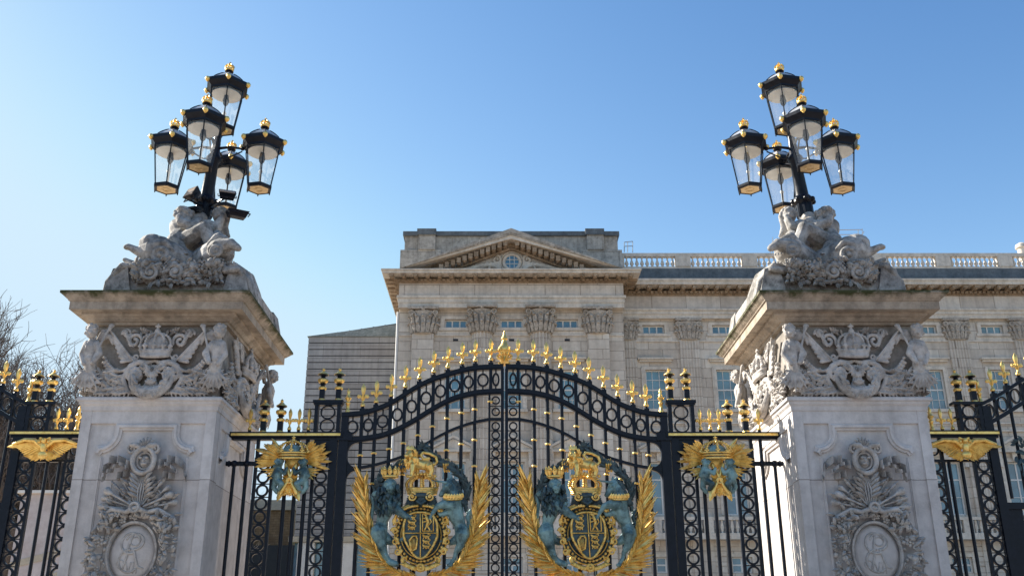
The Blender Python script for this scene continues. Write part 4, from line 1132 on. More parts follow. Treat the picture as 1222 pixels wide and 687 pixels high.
def make_arms(parent, origin, dX):
    off = Vector((dX, 0, 0))
    def em(name, arr, mat, par, smooth=180):
        V = [p+off for p in arr[0]]; return emit(name, (V, arr[1]), M[mat], par, origin, smooth=smooth)
    # strap-work oval behind everything = the part itself
    mb = MB()
    mb.chain([A(383+112*math.sin(t), 490+128*math.cos(t), .05) for t in [2*PI*i/40 for i in range(41)]], 17*U, 8)
    mb.prism([(lambda p: (p.x, p.z))(A(383+115*math.sin(t), 490-128*math.cos(t))) for t in [2*PI*i/36 for i in range(36)]][::-1], GY-.11, GY-.07)
    for s_ in (-1, 1):
        mb.box(*(sorted((A(383+s_*40,300).x, A(383+s_*46,300).x))), GY-.08, GY, A(0,700).z, A(0,300).z)
    root = em('coat_of_arms', mb.arrays(), 'laurel', parent, 50)
    mb = MB(); dn = .04
    for (rx, rz, r) in ((128,144,5),(98,112,4)):
        mb.chain([A(383+rx*math.sin(t), 490+rz*math.cos(t), .085) for t in [2*PI*i/44 for i in range(45)]], r*U, 6)
    g = random.Random(6)
    for i in range(40):
        t = 2*PI*i/40; mb.ell(A(383+113*math.sin(t), 490+128*math.cos(t), .115), (8*U,6*U,8*U), n=7, m=5)
    for s_ in (-1, 1):   # side scrollwork and lower swags
        for (x, y, r) in ((118,420,20),(128,470,18),(126,520,18),(112,570,18),(80,610,16)):
            mb.chain(spiral(A(383+s_*x, y, .12), r*U, 5*U, 1.3, y*.1, s_), 5*U, 6)
        mb.chain([A(383+s_*60,350,.15), A(383+s_*95,365,.14), A(383+s_*120,395,.13), A(383+s_*135,440,.1)], [8*U,10*U,8*U,5*U], 6)
        for k in range(8): mb.ell(A(383+s_*(15+k*11), 352+k*k*.5, .19), 8.5*U, n=7, m=5)
    for k in range(15):
        t = k/14*2-1; x, y = 383+t*75, 655-22*(t*t)-(0); 
        mb.ell(A(x, y, .14), (11*U,9*U,12*U), n=8, m=6)
        mb.blade(A(x, y, .15), A(x+t*30, y+22*(1-abs(t)), .16), 8*U, 4*U)
    mb.chain(spiral(A(383,650,.17), 16*U, 16*U, 1, 0, 1, 14), 6*U, 6); mb.ell(A(383,650,.18), 9*U)
    em('gilt_strapwork', blob('strapwork', mb, .0065, 1), 'gilt_dull', root)
    sh = MB(); pts = shield_mesh(); sh.prism(pts[::-1], GY-.25, GY-.10)
    so = em('shield', sh.arrays(), 'laurel', root, 40)
    mb = ring_border(pts, 6.5, 0, .195); 
    c = charges(); mb.add(c.v, c.f)
    em('shield_charges', mb.arrays(), 'gilt_dull', root, 60)
    if 'lion' not in _cache: blob('lion', lion_sup(), .0075, 1); blob('unicorn', unicorn_sup(), .0075, 1)
    a_ = em('lion_supporter', _cache['lion'], 'bronze', root); b_ = em('unicorn_supporter', _cache['unicorn'], 'bronze', root)
    em('lion_mane', MANE['lion'].arrays(), 'laurel', root, 60); em('unicorn_mane', MANE['unicorn'].arrays(), 'laurel', root, 60)
    mb = MB(); mb.chain([A(508,240,.20), A(478,236,.22), A(438,231,.24)], [7*U,5*U,1.5*U], 8)
    em('horn', mb.arrays(), 'bronze', root)
    mb = MB(); crown_open(mb, 386, 290, 150, 92, .13)
    for i in range(9): t = (i-4)/4; mb.ell(A(386+66*t, 205-10*(1-t*t), .15), 9*U, n=7, m=5)
    em('royal_crown', mb.arrays(), 'gold', root, 60)
    em('crest_lion', blob('crestlion', crest_lion(), .006, 1), 'gold', root)
    # helmet + volutes
    mb = MB(); mb.ell(A(386,318,.10), (34*U,34*U,40*U)); mb.ell(A(386,300,.16), (52*U,20*U,14*U)); mb.chain([A(366,330,.22),A(386,345,.24),A(406,330,.22)], 6*U)
    for k in range(10):
        for s_ in (-1, 1): mb.blade(A(386+s_*30,320+k*3,.08), A(386+s_*(70+3*k),300+k*9,.10), 12*U, 5*U)
    em('helmet', mb.arrays(), 'laurel', root, 60)
    mb = MB()
    for s_ in (-1, 1):
        mb.chain(spiral(A(386+s_*44,308,.19), 22*U, 5*U, 1.4, PI/2, s_), 5*U, 6); mb.ell(A(386+s_*44,308,.19), 6*U)
    em('gilt_volutes', mb.arrays(), 'gold', root, 60)
    # supporter crowns
    mb = MB(); g = random.Random(17)
    mb.chain([A(236+34*math.sin(t), 208, .15+.06*math.cos(t)) for t in [2*PI*i/16 for i in range(17)]], 7*U, 6)
    for i in range(9):
        t = 2*PI*i/9; mb.blade(A(236+34*math.sin(t), 205, .15+.06*math.cos(t)), A(236+42*math.sin(t), 158, .15+.08*math.cos(t)), 10*U, 6*U); mb.ell(A(236+40*math.sin(t), 176, .15+.08*math.cos(t)), 8*U, n=7, m=5)
    em('lion_crown', mb.arrays(), 'gold', root, 60)
    mb = MB()
    mb.chain([A(540+44*math.sin(t), 312+14*math.cos(t), .12+.19*math.cos(t)*.9) for t in [2*PI*i/20 for i in range(21)]], 6*U, 6)
    for i in range(10):
        t = -1.4+2.8*i/9; p = (540+44*math.sin(t), 312+14*math.cos(t), .13+.19*math.cos(t)*.9); mb.blade(A(*p), A(p[0]+4, p[1]-26, p[2]+.02), 9*U, 5*U)
    em('unicorn_collar', mb.arrays(), 'gold', root, 60)
    em('laurel_wreath', laurel().arrays(), 'laurel', root, 60)
    mb = MB()
    for (x, y, w) in ((290,148,30),(505,148,30)):
        for k in range(3): mb.chain([A(x+k*11-10,y-32,.02), A(x+k*11-12,y-4,.09), A(x+k*11-8,y+26,.02)], 5*U, 6)
    em('gilt_ribbon', mb.arrays(), 'gold', root, 60)
    em('palm_frond', palm().arrays(), 'gold', root, 40)
    em('palm_frond', palm(True).arrays(), 'gold', root, 40)

FIN_PX = [432.4,448.6,466.5,483.5,500.5,517.5,534.6,551.6,567.3,585.7]
RING_X = None
def make_leaf(s):
    mir = s < 0; origin = Vector((s*2.25, GY, .10))
    root = empty('gate_leaf', origin, ('left half of the black and gold main gates, hung beside the left railing panel' if mir else
                 'right half of the black and gold main gates, hung beside the right railing panel'), 'gate', 'leaves of the central gates')
    E = lambda name, mb, mat='iron', sm=None: emit(name, mb.arrays(), M[mat], root, origin, mir, smooth=sm)
    Xst0, Xst1 = G(402,575).x, G(413,575).x        # hanging stile outer, inner
    xo = G(410,510).x+.03
    x0 = .013
    mb = MB(); band(mb, top_tab, x0, xo, -.060, .0, GY-.06, GY+.06); band(mb, top_tab, x0, xo, -.075, -.052, GY-.04, GY+.04)
    E('top_rail', mb)
    mb = MB(); band(mb, low_tab, x0, xo, .0, .060, GY-.055, GY+.055); band(mb, low_tab, x0, xo, -.022, .0, GY-.035, GY+.035)
    E('arch_rail', mb)
    xf = [G(px, interp(sorted([(432.4,491.3),(466.5,479.6),(497.9,458.6),(532,445.5),(568.6,436.3),(602,435.5)]), px)).x for px in FIN_PX]
    edges = [xo-.03]+xf+[.05]
    mb = MB()
    for x in xf: mb.box(x-.023, x+.023, GY-.035, GY+.035, interp(low_tab, x)+.05, interp(top_tab, x)-.06)
    for i in range(len(edges)-1):
        a, b = edges[i], edges[i+1]; c = (a+b)/2; zt = interp(top_tab, c)-.075; zb = interp(low_tab, c)+.06; h = (zt-zb)/2; cz = (zt+zb)/2
        w = min(abs(a-b)/2-.030, .080)
        ry = min(h*.84, .100); w = min(abs(a-b)/2-.020, .086)
        mb.ring((c, GY, cz), w, ry, .026, .045, n=24)
        mb.tube([(c, GY, cz+ry-.01), (c, GY, zt+.02)], .014, 4); mb.tube([(c, GY, cz-ry+.01), (c, GY, zb-.02)], .014, 4)
    E('ring_band', mb)
    # stiles
    mb = MB(); mb.box(Xst1, Xst0, GY-.05, GY+.05, .15, interp(low_tab, xo-.03)+.02); mb.box(xo-.10, xo, GY-.045, GY+.045, interp(low_tab, xo-.03)-.02, interp(top_tab, xo)-.001)
    mb.ell((Xst0+.0, GY, G(407,520).z), (.09,.08,.07)); mb.box(Xst1-.06, Xst0+.03, GY-.07, GY+.07, G(407,526).z, G(407,517).z)
    E('hanging_stile', mb, sm=30)
    mb = MB(); mb.box(.008, .052, GY-.0585, GY+.0585, .15, interp(top_tab, .03)-.062)
    E('meeting_stile', mb)
    # ring column beside meeting stile
    zs = interp(sub_tab, .2); zl = interp(low_tab, .1)-.022
    mb = MB(); rc = .125; xb = G(584,500).x
    ring_column(mb, rc, zs+.03, zl, .062, .085, side=False)
    ring_column(mb, rc, .2, zs-.03, .062, .085, side=False)
    mb.box(xb-.014, xb+.014, GY-.025, GY+.025, .15, zl)
    E('ring_column', mb)
    mb = MB(); band(mb, sub_tab, .052, Xst1+.02, -.022, .022, GY-.035, GY+.035)
    # rounded D corner near the hanging stile
    zc0 = interp(sub_tab, Xst1-.05); zc1 = interp(low_tab, Xst1-.05)-.02
    for (zz, sg) in ((zc0+.02, 1), (zc0-.02, -1), (zc1, -1)):
        pts = [(Xst1+.01, zz)]+[(Xst1-.15+.15*math.sin(a), zz+sg*(.15-.15*math.cos(a))) for a in [PI/2*i/8 for i in range(9)]][::1]
        pl = [(Xst1+.01, zz), (Xst1-.15, zz)]+[(Xst1-.15+.15*math.sin(a), zz+sg*(.15-.15*math.cos(a))) for a in [PI/2*i/8 for i in range(1, 9)]]+[(Xst1+.01, zz+sg*.15)]
        if sg < 0: pl = pl[::-1]
        mb.prism(pl[::-1] if True else pl, GY-.028, GY+.028)
    E('sub_arch_rail', mb)
    # bars
    for i, x in enumerate(xf[:-1]):
        mb = MB(); mb.tube([(x, GY, .15), (x, GY, interp(low_tab, x)-.02)], .027, 8)
        E('bar', mb, sm=60)
    mb = MB(); mb.box(.054, Xst1, GY-.04, GY+.04, .16, .30); mb.box(.054, Xst1, GY-.038, GY+.038, .95, 1.05); mb.box(.054, Xst1, GY-.02, GY+.02, .302, .948)
    E('kick_panel', mb)
    # collars
    for x in xf[:-1]:
        zt = interp(low_tab, x); zb = interp(sub_tab, x)
        n = 1 if zt-zb < .52 else 1
        place('collar', 'gilt_collar', 'gold', (s*x, GY, zt-.02-(zt-zb)*.48), root, origin, 50)
        for q in (.25, .62):
            if abs(x-1.15) > .42 or q < .3:
                place('collar', 'gilt_collar', 'gold', (s*x, GY, zb-q), root, origin, 50)
    for q in (.12,): place('collar', 'gilt_collar', 'gold', (s*xf[-1], GY, interp(low_tab, xf[-1])-q), root, origin, 50)
    # finials
    for x in xf:
        zt = interp(top_tab, x)
        mb = MB(); mb.box(x-.036, x+.036, GY-.036, GY+.036, zt-.02, zt+.035); mb.lathe([(.036,.035),(.022,.055),(.026,.075)], (x, GY, zt), 10)
        E('finial_foot', mb, sm=40)
        place('fleur', 'fleur_finial', 'gold', (s*x, GY, zt+.06), root, origin, 50, (1.0,1,.93))
    xs_ = G(414.8,490).x
    place('small', 'spike_finial', 'gold', (s*xs_, GY, interp(top_tab, xs_)), root, origin, 50)
    if s > 0:
        place('centre', 'crest_finial', 'gold', (0, GY, interp(top_tab, .05)+.005), root, origin, 50)
    else:
        mb = MB(); mb.box(-.005, .006, GY-.07, GY-.056, interp(top_tab,.05)-.40, interp(top_tab,.05)-.03)
        emit('lock_strip', mb.arrays(), M['steel'], root, origin)
    # arms (same way round on both leaves)
    xc = A(383,480).x
    make_arms(root, origin, (2*abs(xc)+.0) if s > 0 else 0)
    if s > 0: pass
for s in (-1, 1): make_leaf(s)

# ---------------------------------------------------------------- railing panels between gates and piers
def emblem_small(parent, origin, s, cx, cz):
    U2 = .0118
    def B(a, b, n=0): return Vector((cx+a*U2, GY-.05-n, cz+b*U2))      # a,b photo pixels from the middle
    Eb = lambda name, arr, mat, par, sm=60: emit(name, arr, M[mat], par, origin, s < 0, smooth=sm)
    g = random.Random(14); mb = MB()
    for side in (-1, 1):
        for k in range(15):
            ang = math.radians(52-k*4.7); L = 41+3*math.sin(k*1.9)-max(0, 5-k)*2.6
            for rep in range(2):
                a2 = ang+g.uniform(-.05,.05)
                d = Vector((math.cos(a2)*side, 0, math.sin(a2)))
                p0 = B(side*4, 2, .02+.03*rep); mb.blade(p0+d*12*U2, p0+d*L*g.uniform(.74,1.05)*U2+Vector((0,-.05,0)), 1.9*U2, 1.3*U2, prof=((0,.25),(.5,.85),(.8,1),(1,.05)))
        for k in range(4):
            mb.blade(B(side*10,-8,.04), B(side*(36-3*k),-9-4*k,.08), 2.2*U2, 1.2*U2)
    mb.ell(B(0, 1, .02), (9*U2, .03, 9*U2))
    root = Eb('gilt_emblem', mb.arrays(), 'gold', parent, 40)
    mb = MB()
    R = 17.5
    for (dz, r) in ((0,1.5),(3.5,1.1),(6.5,1.2)):
        mb.chain([B(R*(.92+dz*.012)*math.sin(t), 3+dz-1.0*(1-math.cos(t))*-1, .10+.12*math.cos(t)) for t in [2*PI*i/24 for i in range(25)]], r*U2, 6)
    for i in range(8):
        t = 2*PI*i/8; x, nn = R*math.sin(t), .10+.12*math.cos(t)
        mb.ell(B(x, 12, nn), (1.3*U2,1.2*U2,3*U2), n=6, m=5); mb.ell(B(x, 12.5, nn), (3*U2,1.2*U2,1.3*U2), n=6, m=5)
        pts = [B(x*math.cos(a)**.8, 12+12*math.sin(a), .10+(nn-.10)*math.cos(a)**.8) for a in [PI/2*q/7 for q in range(8)]]
        mb.chain(pts, 1.0*U2, 5)
        for p in pts[1:-1]: mb.ell(p, 1.5*U2, n=6, m=5)
    mb.ell(B(0,25.5,.10), 2.4*U2); mb.ell(B(0,29,.10), (.9*U2,.9*U2,2.6*U2), n=6, m=5); mb.ell(B(0,29,.10), (2.4*U2,.9*U2,.9*U2), n=6, m=5)
    Eb('crown', mb.arrays(), 'gold', root)
    mb = MB(); mb.ell(B(0,12,.10), (13*U2,.12,8.5*U2)); Eb('crown_cap', mb.arrays(), 'bronze', root)
    for side in (-1, 1):
        mb = MB(); c = lambda P, R_: mb.chain([B(side*p[0], p[1], p[2]) for p in P], [r*U2 for r in R_], 8)
        head_prims_at = B(side*14, -3, .14); mb.ell(head_prims_at, 4.6*U2)
        for i in range(14): a = i*.9; mb.ell(head_prims_at+Vector((4.2*U2*math.cos(a), .03*math.sin(a*1.7), 2*U2+3*U2*abs(math.sin(a)))), 2.1*U2, n=6, m=5)
        mb.ell(head_prims_at+Vector((-side*2*U2,-5*U2,-U2)), 1.6*U2)
        c([(15,-9,.12),(16,-16,.12),(15,-22,.11)], [5,6,5.5]); c([(15,-22,.12),(9,-27,.18),(12,-33,.14)], [4.5,3.6,2.6]); c([(17,-22,.10),(19,-30,.10),(15,-36,.10)], [4.3,3.2,2.2])
        c([(12,-11,.15),(6,-15,.18),(4,-9,.18)], [3,2.4,2]); c([(18,-11,.10),(21,-17,.12),(17,-20,.15)], [3,2.3,1.9])
        for k in range(4): c([(18,-8,.04),(22,-3-k*2,.03),(24-k,3-k*4,.02)], [2,1.8,1])
        Eb('cherub', blob(('ch', side), mb, .009, 1), 'bronze', root, 180)
    mb = MB()
    for side in (-1, 1):
        mb.chain([B(side*-9,-38,.16), B(side*-2,-24,.17), B(side*6,-4,.14)], [2.6*U2,1.6*U2,2.2*U2], 8)
        mb.blade(B(side*-8,-34,.16), B(side*-13,-47,.16), 3.4*U2, 2*U2)
        for k in range(7): mb.blade(B(0,-22,.12), B(side*(3+k*1.3),-4-k*2.2,.14), 1.6*U2, 1.2*U2); mb.blade(B(0,-24,.12), B(side*(1+k*2.2),-42+k*1.2,.14), 1.8*U2, 1.2*U2)
    for k in range(26): mb.ell(B(g.uniform(-13,13),-33+g.uniform(-7,6),.13), 1.9*U2, n=6, m=5)
    for k in range(22): x_ = g.uniform(-12,12); mb.blade(B(x_*.3,-14,.10), B(x_,-30+g.uniform(-10,4),.13), 1.7*U2, 1.2*U2)
    mb.chain(spiral(B(0,-23,.18), 3*U2, 3*U2, 1, 0, 1, 12), 1.3*U2, 6)
    Eb('crossed_torches', mb.arrays(), 'gold', root)
def two_ring_head(mb, X0, X1, z0, z1, bw=.026):
    mb.box(X0, X0+bw*2, GY-.05, GY+.05, z0, z1); mb.box(X1-bw*2, X1, GY-.05, GY+.05, z0, z1)
    c = (X0+X1)/2; hw = (X1-X0)/2-bw*2; h = (z1-z0)/2
    for k in (0, 1): mb.ring((c, GY, z0+h*(k+.5)), min(hw+.012, h/2+.01), min(h/2, hw+.012)+.004, .020, .05)
def make_panel(s):
    mir = s < 0; origin = Vector((s*3.3, GY, .10))
    root = empty('railing_panel', origin, ('iron railing panel with gilt crown and cherubs, next to the left pier' if mir else
                 'iron railing panel with gilt crown and cherubs, next to the right pier'), 'railing', 'fixed railing panels beside the central gates')
    E = lambda name, mb, mat='iron', sm=None, par=None: emit(name, mb.arrays(), M[mat], par or root, origin, mir, smooth=sm)
    zr = G(340,520).z; xa = G(404,520).x-.05; xbq = PXC-PHW+.0
    mb = MB(); mb.box(xa-.02, xbq, GY-.085, GY+.085, zr-.028, zr+.045); mb.box(xa, xbq, GY-.05, GY+.05, zr-.06, zr-.028)
    rail = E('top_rail', mb)
    mb = MB(); mb.box(xa+.01, xbq-.02, GY-.094, GY-.086, zr-.012, zr+.022); E('gilt_strip', mb, 'gold', par=rail)
    ztop = G(391,479).z
    X0, X1 = G(406.5,500).x, G(375.5,500).x
    mb = MB(); mb.box(X0-.03, X1+.03, GY-.07, GY+.07, ztop-.035, ztop+.012); mb.box(X0-.015, X1+.015, GY-.06, GY+.06, ztop-.06, ztop-.036)
    two_ring_head(mb, X0, X1, zr+.046, ztop-.061)
    E('post_head', mb)
    for px in (384, 403.6):
        urn((s*G(px,478).x, GY, ztop+.012), root, origin, (1,1,.98))
    for px in (313.7, 333.7):
        urn((s*G(px,516).x, GY, zr+.045), root, origin, (1,1,.98))
    for px in (297.6, 344.9, 356, 367.8):
        p = G(px,516); mb = MB(); mb.lathe([(.03,-.01),(.022,.02),(.026,.035)], (p.x, GY, zr+.045), 10); E('finial_foot', mb, sm=40)
        place('fleur', 'fleur_finial', 'gold', (s*p.x, GY, zr+.078), root, origin, 50, (.82,1,.86))
    # posts & ring columns below the rail
    z1 = zr-.06
    xc1 = G(381,600).x; xc2 = G(311.5,600).x
    mb = MB(); ring_column(mb, xc1, .2, z1-.25, .088, .118); mb.box(xc1-.13, xc1+.13, GY-.03, GY+.03, z1-.25, z1); E('ring_column', mb)
    mb = MB(); ring_column(mb, xc2, .2, z1-.25, .088, .118); mb.box(xc2-.13, xc2+.13, GY-.03, GY+.03, z1-.25, z1-.20); mb.box(xc2-.132,xc2-.09,GY-.028,GY+.028,z1-.2,z1); mb.box(xc2+.09,xc2+.132,GY-.028,GY+.028,z1-.2,z1); E('ring_column', mb)
    mb = MB(); xw = G(394.5,600).x; mb.box(xw-.055, xw+.05, GY-.06, GY+.06, .12, z1); E('gate_post', mb)
    for px in (333.5+4, 345.5+4, 357.5+4):
        x = G(px,610).x; mb = MB(); mb.tube([(x, GY, .15), (x, GY, z1)], .028, 8); E('bar', mb, sm=60)
    for px, zt in ((290,z1),(275,z1-.30)):
        x = G(px,600).x; mb = MB(); mb.tube([(x, GY, .15), (x, GY, zt)], .0245, 8); E('bar', mb, sm=60)
    zc = G(290,553).z; mb = MB(); mb.box(xc2-.1, xbq+.03, GY-.02, GY+.02, zc-.03, zc+.03)
    for px in (290,275): x = G(px,600).x; mb.ell((x, GY, zc), .05)
    mb.ell((xbq-.01, GY, zc), (.03,.045,.045)); E('cross_rail', mb, sm=40)
    mb = MB(); mb.box(xw, xbq, GY-.03, GY+.03, .2, .32); E('bottom_rail', mb)
    emblem_small(root, origin, s, G(351,553).x, G(351,553).z)
for s in (-1, 1): make_panel(s)

# ---------------------------------------------------------------- outer side gates beyond the piers (written for the right)
def R_(x, y, dy=0): p = at(x, y, GY); return Vector((p.x, GY-dy, p.z))
def make_outer(s):
    mir = s < 0; origin = Vector((s*6.6, GY, .10))
    root = empty('side_railing', origin, ('railing panel with gilt eagle-winged emblem at the far left, outside the left pier' if mir else
                 'railing panel with gilt eagle-winged emblem at the far right, outside the right pier'), 'railing', 'railing panels outside the piers')
    E = lambda name, mb, mat='iron', sm=None, par=None, rt=None, og=None: emit(name, mb.arrays(), M[mat], par or rt or root, og or origin, mir, smooth=sm)
    zr = R_(1150,518).z; xa = PXC+PHW; xe = R_(1189,518).x
    mb = MB(); mb.box(xa, xe+.02, GY-.085, GY+.085, zr-.028, zr+.045); mb.box(xa, xe, GY-.05, GY+.05, zr-.06, zr-.028); rail = E('top_rail', mb)
    mb = MB(); mb.box(xa+.01, xe, GY-.094, GY-.086, zr-.012, zr+.022); E('gilt_strip', mb, 'gold', par=rail)
    p = R_(1113,515); place('small', 'spike_finial', 'gold', (s*p.x, GY, zr+.045), root, origin, 50)
    for px in (1125, 1137.5):
        p = R_(px,514); place('fleur', 'fleur_finial', 'gold', (s*p.x, GY, zr+.06), root, origin, 50, (.82,1,.86))
    ztop = R_(1160,481).z; X0, X1 = R_(1143,500).x, R_(1172,500).x
    mb = MB(); mb.box(X0-.06, X1+.03, GY-.07, GY+.07, ztop-.03, ztop+.012); two_ring_head(mb, X0, X1, zr+.046, ztop-.031); mb.box(X0-.04, X1+.02, GY-.052, GY+.052, (zr+ztop)/2-.0, (zr+ztop)/2+.03); E('post_head', mb)
    for px in (1145, 1163): urn((s*R_(px,480).x, GY, ztop+.012), root, origin, (1,1,.98))
    # winged emblem
    g = random.Random(77); cx, cz = R_(1147,538).x, R_(1147,538).z; u = .0131; mb = MB()
    Bq = lambda a, b, n=0: Vector((cx+a*u, GY-.07-n, cz+b*u))
    for side in (-1, 1):
        for k in range(14):
            a0 = k/13; mb.blade(Bq(side*(3+a0*10), 2+7*math.sin(a0*2.2), .03), Bq(side*(14+26*a0**.7), -10+a0*12+6*math.sin(a0*3), .05), 2.4*u, 1.5*u, prof=((0,.4),(.4,1),(.8,.9),(1,.2)))
        mb.chain([Bq(side*2,2,.06), Bq(side*10,9,.08), Bq(side*22,10,.07), Bq(side*34,6,.05)], [2*u,2.5*u,2.2*u,1.4*u], 7)
        for k in range(6): mb.blade(Bq(side*2,-6,.05), Bq(side*(8+2.5*k),-13+k*1.2,.06), 2*u, 1.4*u)
        mb.chain(spiral(Bq(side*5,8,.08), 4*u, 1.4*u, 1.2, PI/2, side), 1.1*u, 6); mb.ell(Bq(side*5,8,.09), 2*u)
    for k in range(30):
        x_ = g.uniform(-13,13); mb.blade(Bq(x_*.4,-2,.05), Bq(x_,-9+g.uniform(-4,3),.07), 1.6*u, 1.2*u)
    mb.ell(Bq(0,2,.08), (4*u,3*u,6*u)); mb.ell(Bq(0,-6,.07), (6*u,3*u,5*u)); mb.ell(Bq(0,9,.1), 3*u)
    E('gilt_wings', mb, 'gold', 40)
    z1 = zr-.06; xr1 = R_(1181,600).x; xr2 = R_(1123,600).x
    for x in (xr1, xr2):
        mb = MB(); ring_column(mb, x, .2, z1-.30, .088, .118); mb.box(x-.13, x+.13, GY-.03, GY+.03, z1-.34, z1-.30); mb.box(x-.13, x-.095, GY-.03, GY+.03, z1-.3, z1); mb.box(x+.095, x+.13, GY-.03, GY+.03, z1-.3, z1); mb.ring((x, GY, z1-.15), .088, .10, .022, .035); E('ring_column', mb)
    mb = MB(); mb.box(xr2, xr1, GY-.029, GY+.029, z1-.335, z1-.302); E('cross_rail', mb); mb = MB(); mb.box(xr2, xr1, GY-.029, GY+.029, .2, .32); E('bottom_rail', mb)
    for px in (1140, 1155):
        x = R_(px,600).x; mb = MB(); mb.tube([(x, GY, .15), (x, GY, z1-.32)], .0245, 8); E('bar', mb, sm=60)
    # side gate leaf with rising curve
    og = Vector((s*8.6, GY, .10))
    rt = empty('side_gate', og, ('black side gate at the far left edge, curving upwards away from the pier' if mir else
               'black side gate at the far right edge, curving upwards away from the pier'), 'gate', 'side gates outside the piers')
    xs0 = R_(1190,590).x
    tab = smoothtab(sorted([(lambda q: (q.x, q.z))(R_(x, y)) for x, y in ((1168,481),(1178.6,476.5),(1198,465),(1222,449.5),(1250,436),(1290,424),(1340,420))]))
    x1 = tab[-1][0]
    mb = MB(); band(mb, tab, tab[0][0], x1, -.052, 0, GY-.06, GY+.06); E('top_rail', mb, rt=rt, og=og)
    mb = MB(); band(mb, tab, tab[0][0], x1, -.36, -.30, GY-.055, GY+.055); E('arch_rail', mb, rt=rt, og=og)
    mb = MB(); x = tab[0][0]+.13; k = 0
    fx = []
    while x < x1-.1:
        z = interp(tab, x); mb.ring((x, GY, z-.177), .078, .11, .02, .04); 
        mb.box(x+.09, x+.12, GY-.03, GY+.03, interp(tab, x+.1)-.31, interp(tab, x+.1)-.05); fx.append(x+.105); x += .207
    E('ring_band', mb, rt=rt, og=og)
    place('small', 'spike_finial', 'gold', (s*(tab[0][0]+.03), GY, tab[0][1]), rt, og, 50)
    for x in fx:
        zt = interp(tab, x)
        mb = MB(); mb.box(x-.036, x+.036, GY-.036, GY+.036, zt-.02, zt+.035); mb.lathe([(.036,.035),(.022,.055),(.026,.075)], (x, GY, zt), 10); E('finial_foot', mb, sm=40, rt=rt, og=og)
        place('fleur', 'fleur_finial', 'gold', (s*x, GY, zt+.06), rt, og, 50, (1,1,.93))
        mb = MB(); mb.tube([(x, GY, 3.66), (x, GY, zt-.34)], .0235, 8); E('bar', mb, sm=60, rt=rt, og=og)
    mb = MB(); mb.box(xs0-.02, xs0+.10, GY-.0505, GY+.0505, .12, interp(tab, xs0)-.062); E('hanging_stile', mb, rt=rt, og=og)
    zl = R_(1200,604).z
    mb = MB(); mb.box(xs0+.1, x1, GY-.05, GY+.05, zl-.04, zl+.05); mb.box(xs0+.1, x1, GY-.045, GY+.045, .2, .4)
    mb.box(xs0+.102, xs0+.30, GY-.02, GY+.02, .4, zl-.04); xx = xs0+.42
    while xx < x1: 
        for q in range(14): mb.ring((xx, GY, zl-.15-q*.21), .10, .10, .022, .04)
        mb.box(xx+.105, xx+.135, GY-.03, GY+.03, .4, zl-.04); xx += .24
    E('lock_rail', mb, rt=rt, og=og)
    # dark leaf cluster of the emblem at the frame edge
    mb = MB(); c = R_(1217,548)
    for k in range(60): a = g.uniform(0, 2*PI); q = g.uniform(.02,.16); mb.blade(c+Vector((q*math.cos(a)+.06, -.06, q*1.9*math.sin(a))), c+Vector((q*math.cos(a)+.06+.10*math.cos(a+1), -.10, q*1.9*math.sin(a)+.10*math.sin(a+1))), .022, .01)
    E('laurel_wreath', mb, 'laurel', 40, rt=rt, og=og)
for s in (-1, 1): make_outer(s)

# ================================================================ PALACE
exec_palace = True
DP = 57.9      # pavilion wall
DW = 59.6      # wing wall
PO = Vector((pX(609,345,DP), 64, 0))
pal = empty('palace', PO, 'long pale stone palace with pedimented end pavilion and balustraded roof behind the gates', 'palace')
def PE(name, mb, mat, par=None, sm=None): return emit(name, mb.arrays(), M[mat], par or pal, PO, smooth=sm)
def wall_holes(mb, X0, X1, Z0, Z1, holes, Y, depth=.35):
    xs = sorted(set([X0, X1]+[h[0] for h in holes]+[h[1] for h in holes])); zs = sorted(set([Z0, Z1]+[h[2] for h in holes]+[h[3] for h in holes]))
    xs = [x for x in xs if X0 <= x <= X1]; zs = [z for z in zs if Z0 <= z <= Z1]
    for i in range(len(xs)-1):
        for j in range(len(zs)-1):
            cx, cz = (xs[i]+xs[i+1])/2, (zs[j]+zs[j+1])/2
            if any(h[0] < cx < h[1] and h[2] < cz < h[3] for h in holes): continue
            mb.add([(xs[i],Y,zs[j]),(xs[i+1],Y,zs[j]),(xs[i+1],Y,zs[j+1]),(xs[i],Y,zs[j+1])], [(0,1,2,3)])
    for (a, b, c, d) in holes:
        mb.add([(a,Y,c),(b,Y,c),(b,Y,d),(a,Y,d),(a,Y+depth,c),(b,Y+depth,c),(b,Y+depth,d),(a,Y+depth,d)], [(0,1,5,4),(1,2,6,5),(2,3,7,6),(3,0,4,7)])
XL, XR = pX(478,345,DP), pX(742,345,DP)
zc_top = pZ(321,56.5)                         # cornice top
zfr1 = pZ(337,57.3); zfr0 = pZ(352,57.3); zar0 = pZ(366,57.3)
zcap0 = pZ(397,57.3); zbal1 = pZ(612,57.3); zbal0 = pZ(632,57.3)
windows = []    # (xc, z0, z1, half width, wall plane, cols, rows)
def bay(xpx, D, pediment=True):
    X = pX(xpx, 390, D)
    w = .66
    windows.append((X, pZ(391,D)-.0, pZ(381,D), .70, D, 3, 1))
    windows.append((X, pZ(488,D), pZ(441,D), .66, D, 3, 4))
    windows.append((X, pZ(614,D), pZ(551,D), .74, D, 2, 3))
    windows.append((X, pZ(683,D), pZ(664,D), .60, D, 2, 2))
    return X
pav_bays = [bay(x, DP) for x in (544, 610.5, 676.5)]
wing_px = [779.5, 862.5, 943, 1024, 1104, 1183, 1262, 1341]
wing_bays = [bay(x, DW) for x in wing_px]
for i, w in enumerate(windows):   # wing attic windows sit a touch lower
    if w[4] == DW and w[5] == 3 and w[6] == 1: windows[i] = (w[0], pZ(398,DW), pZ(388,DW), .70, DW, 3, 1)
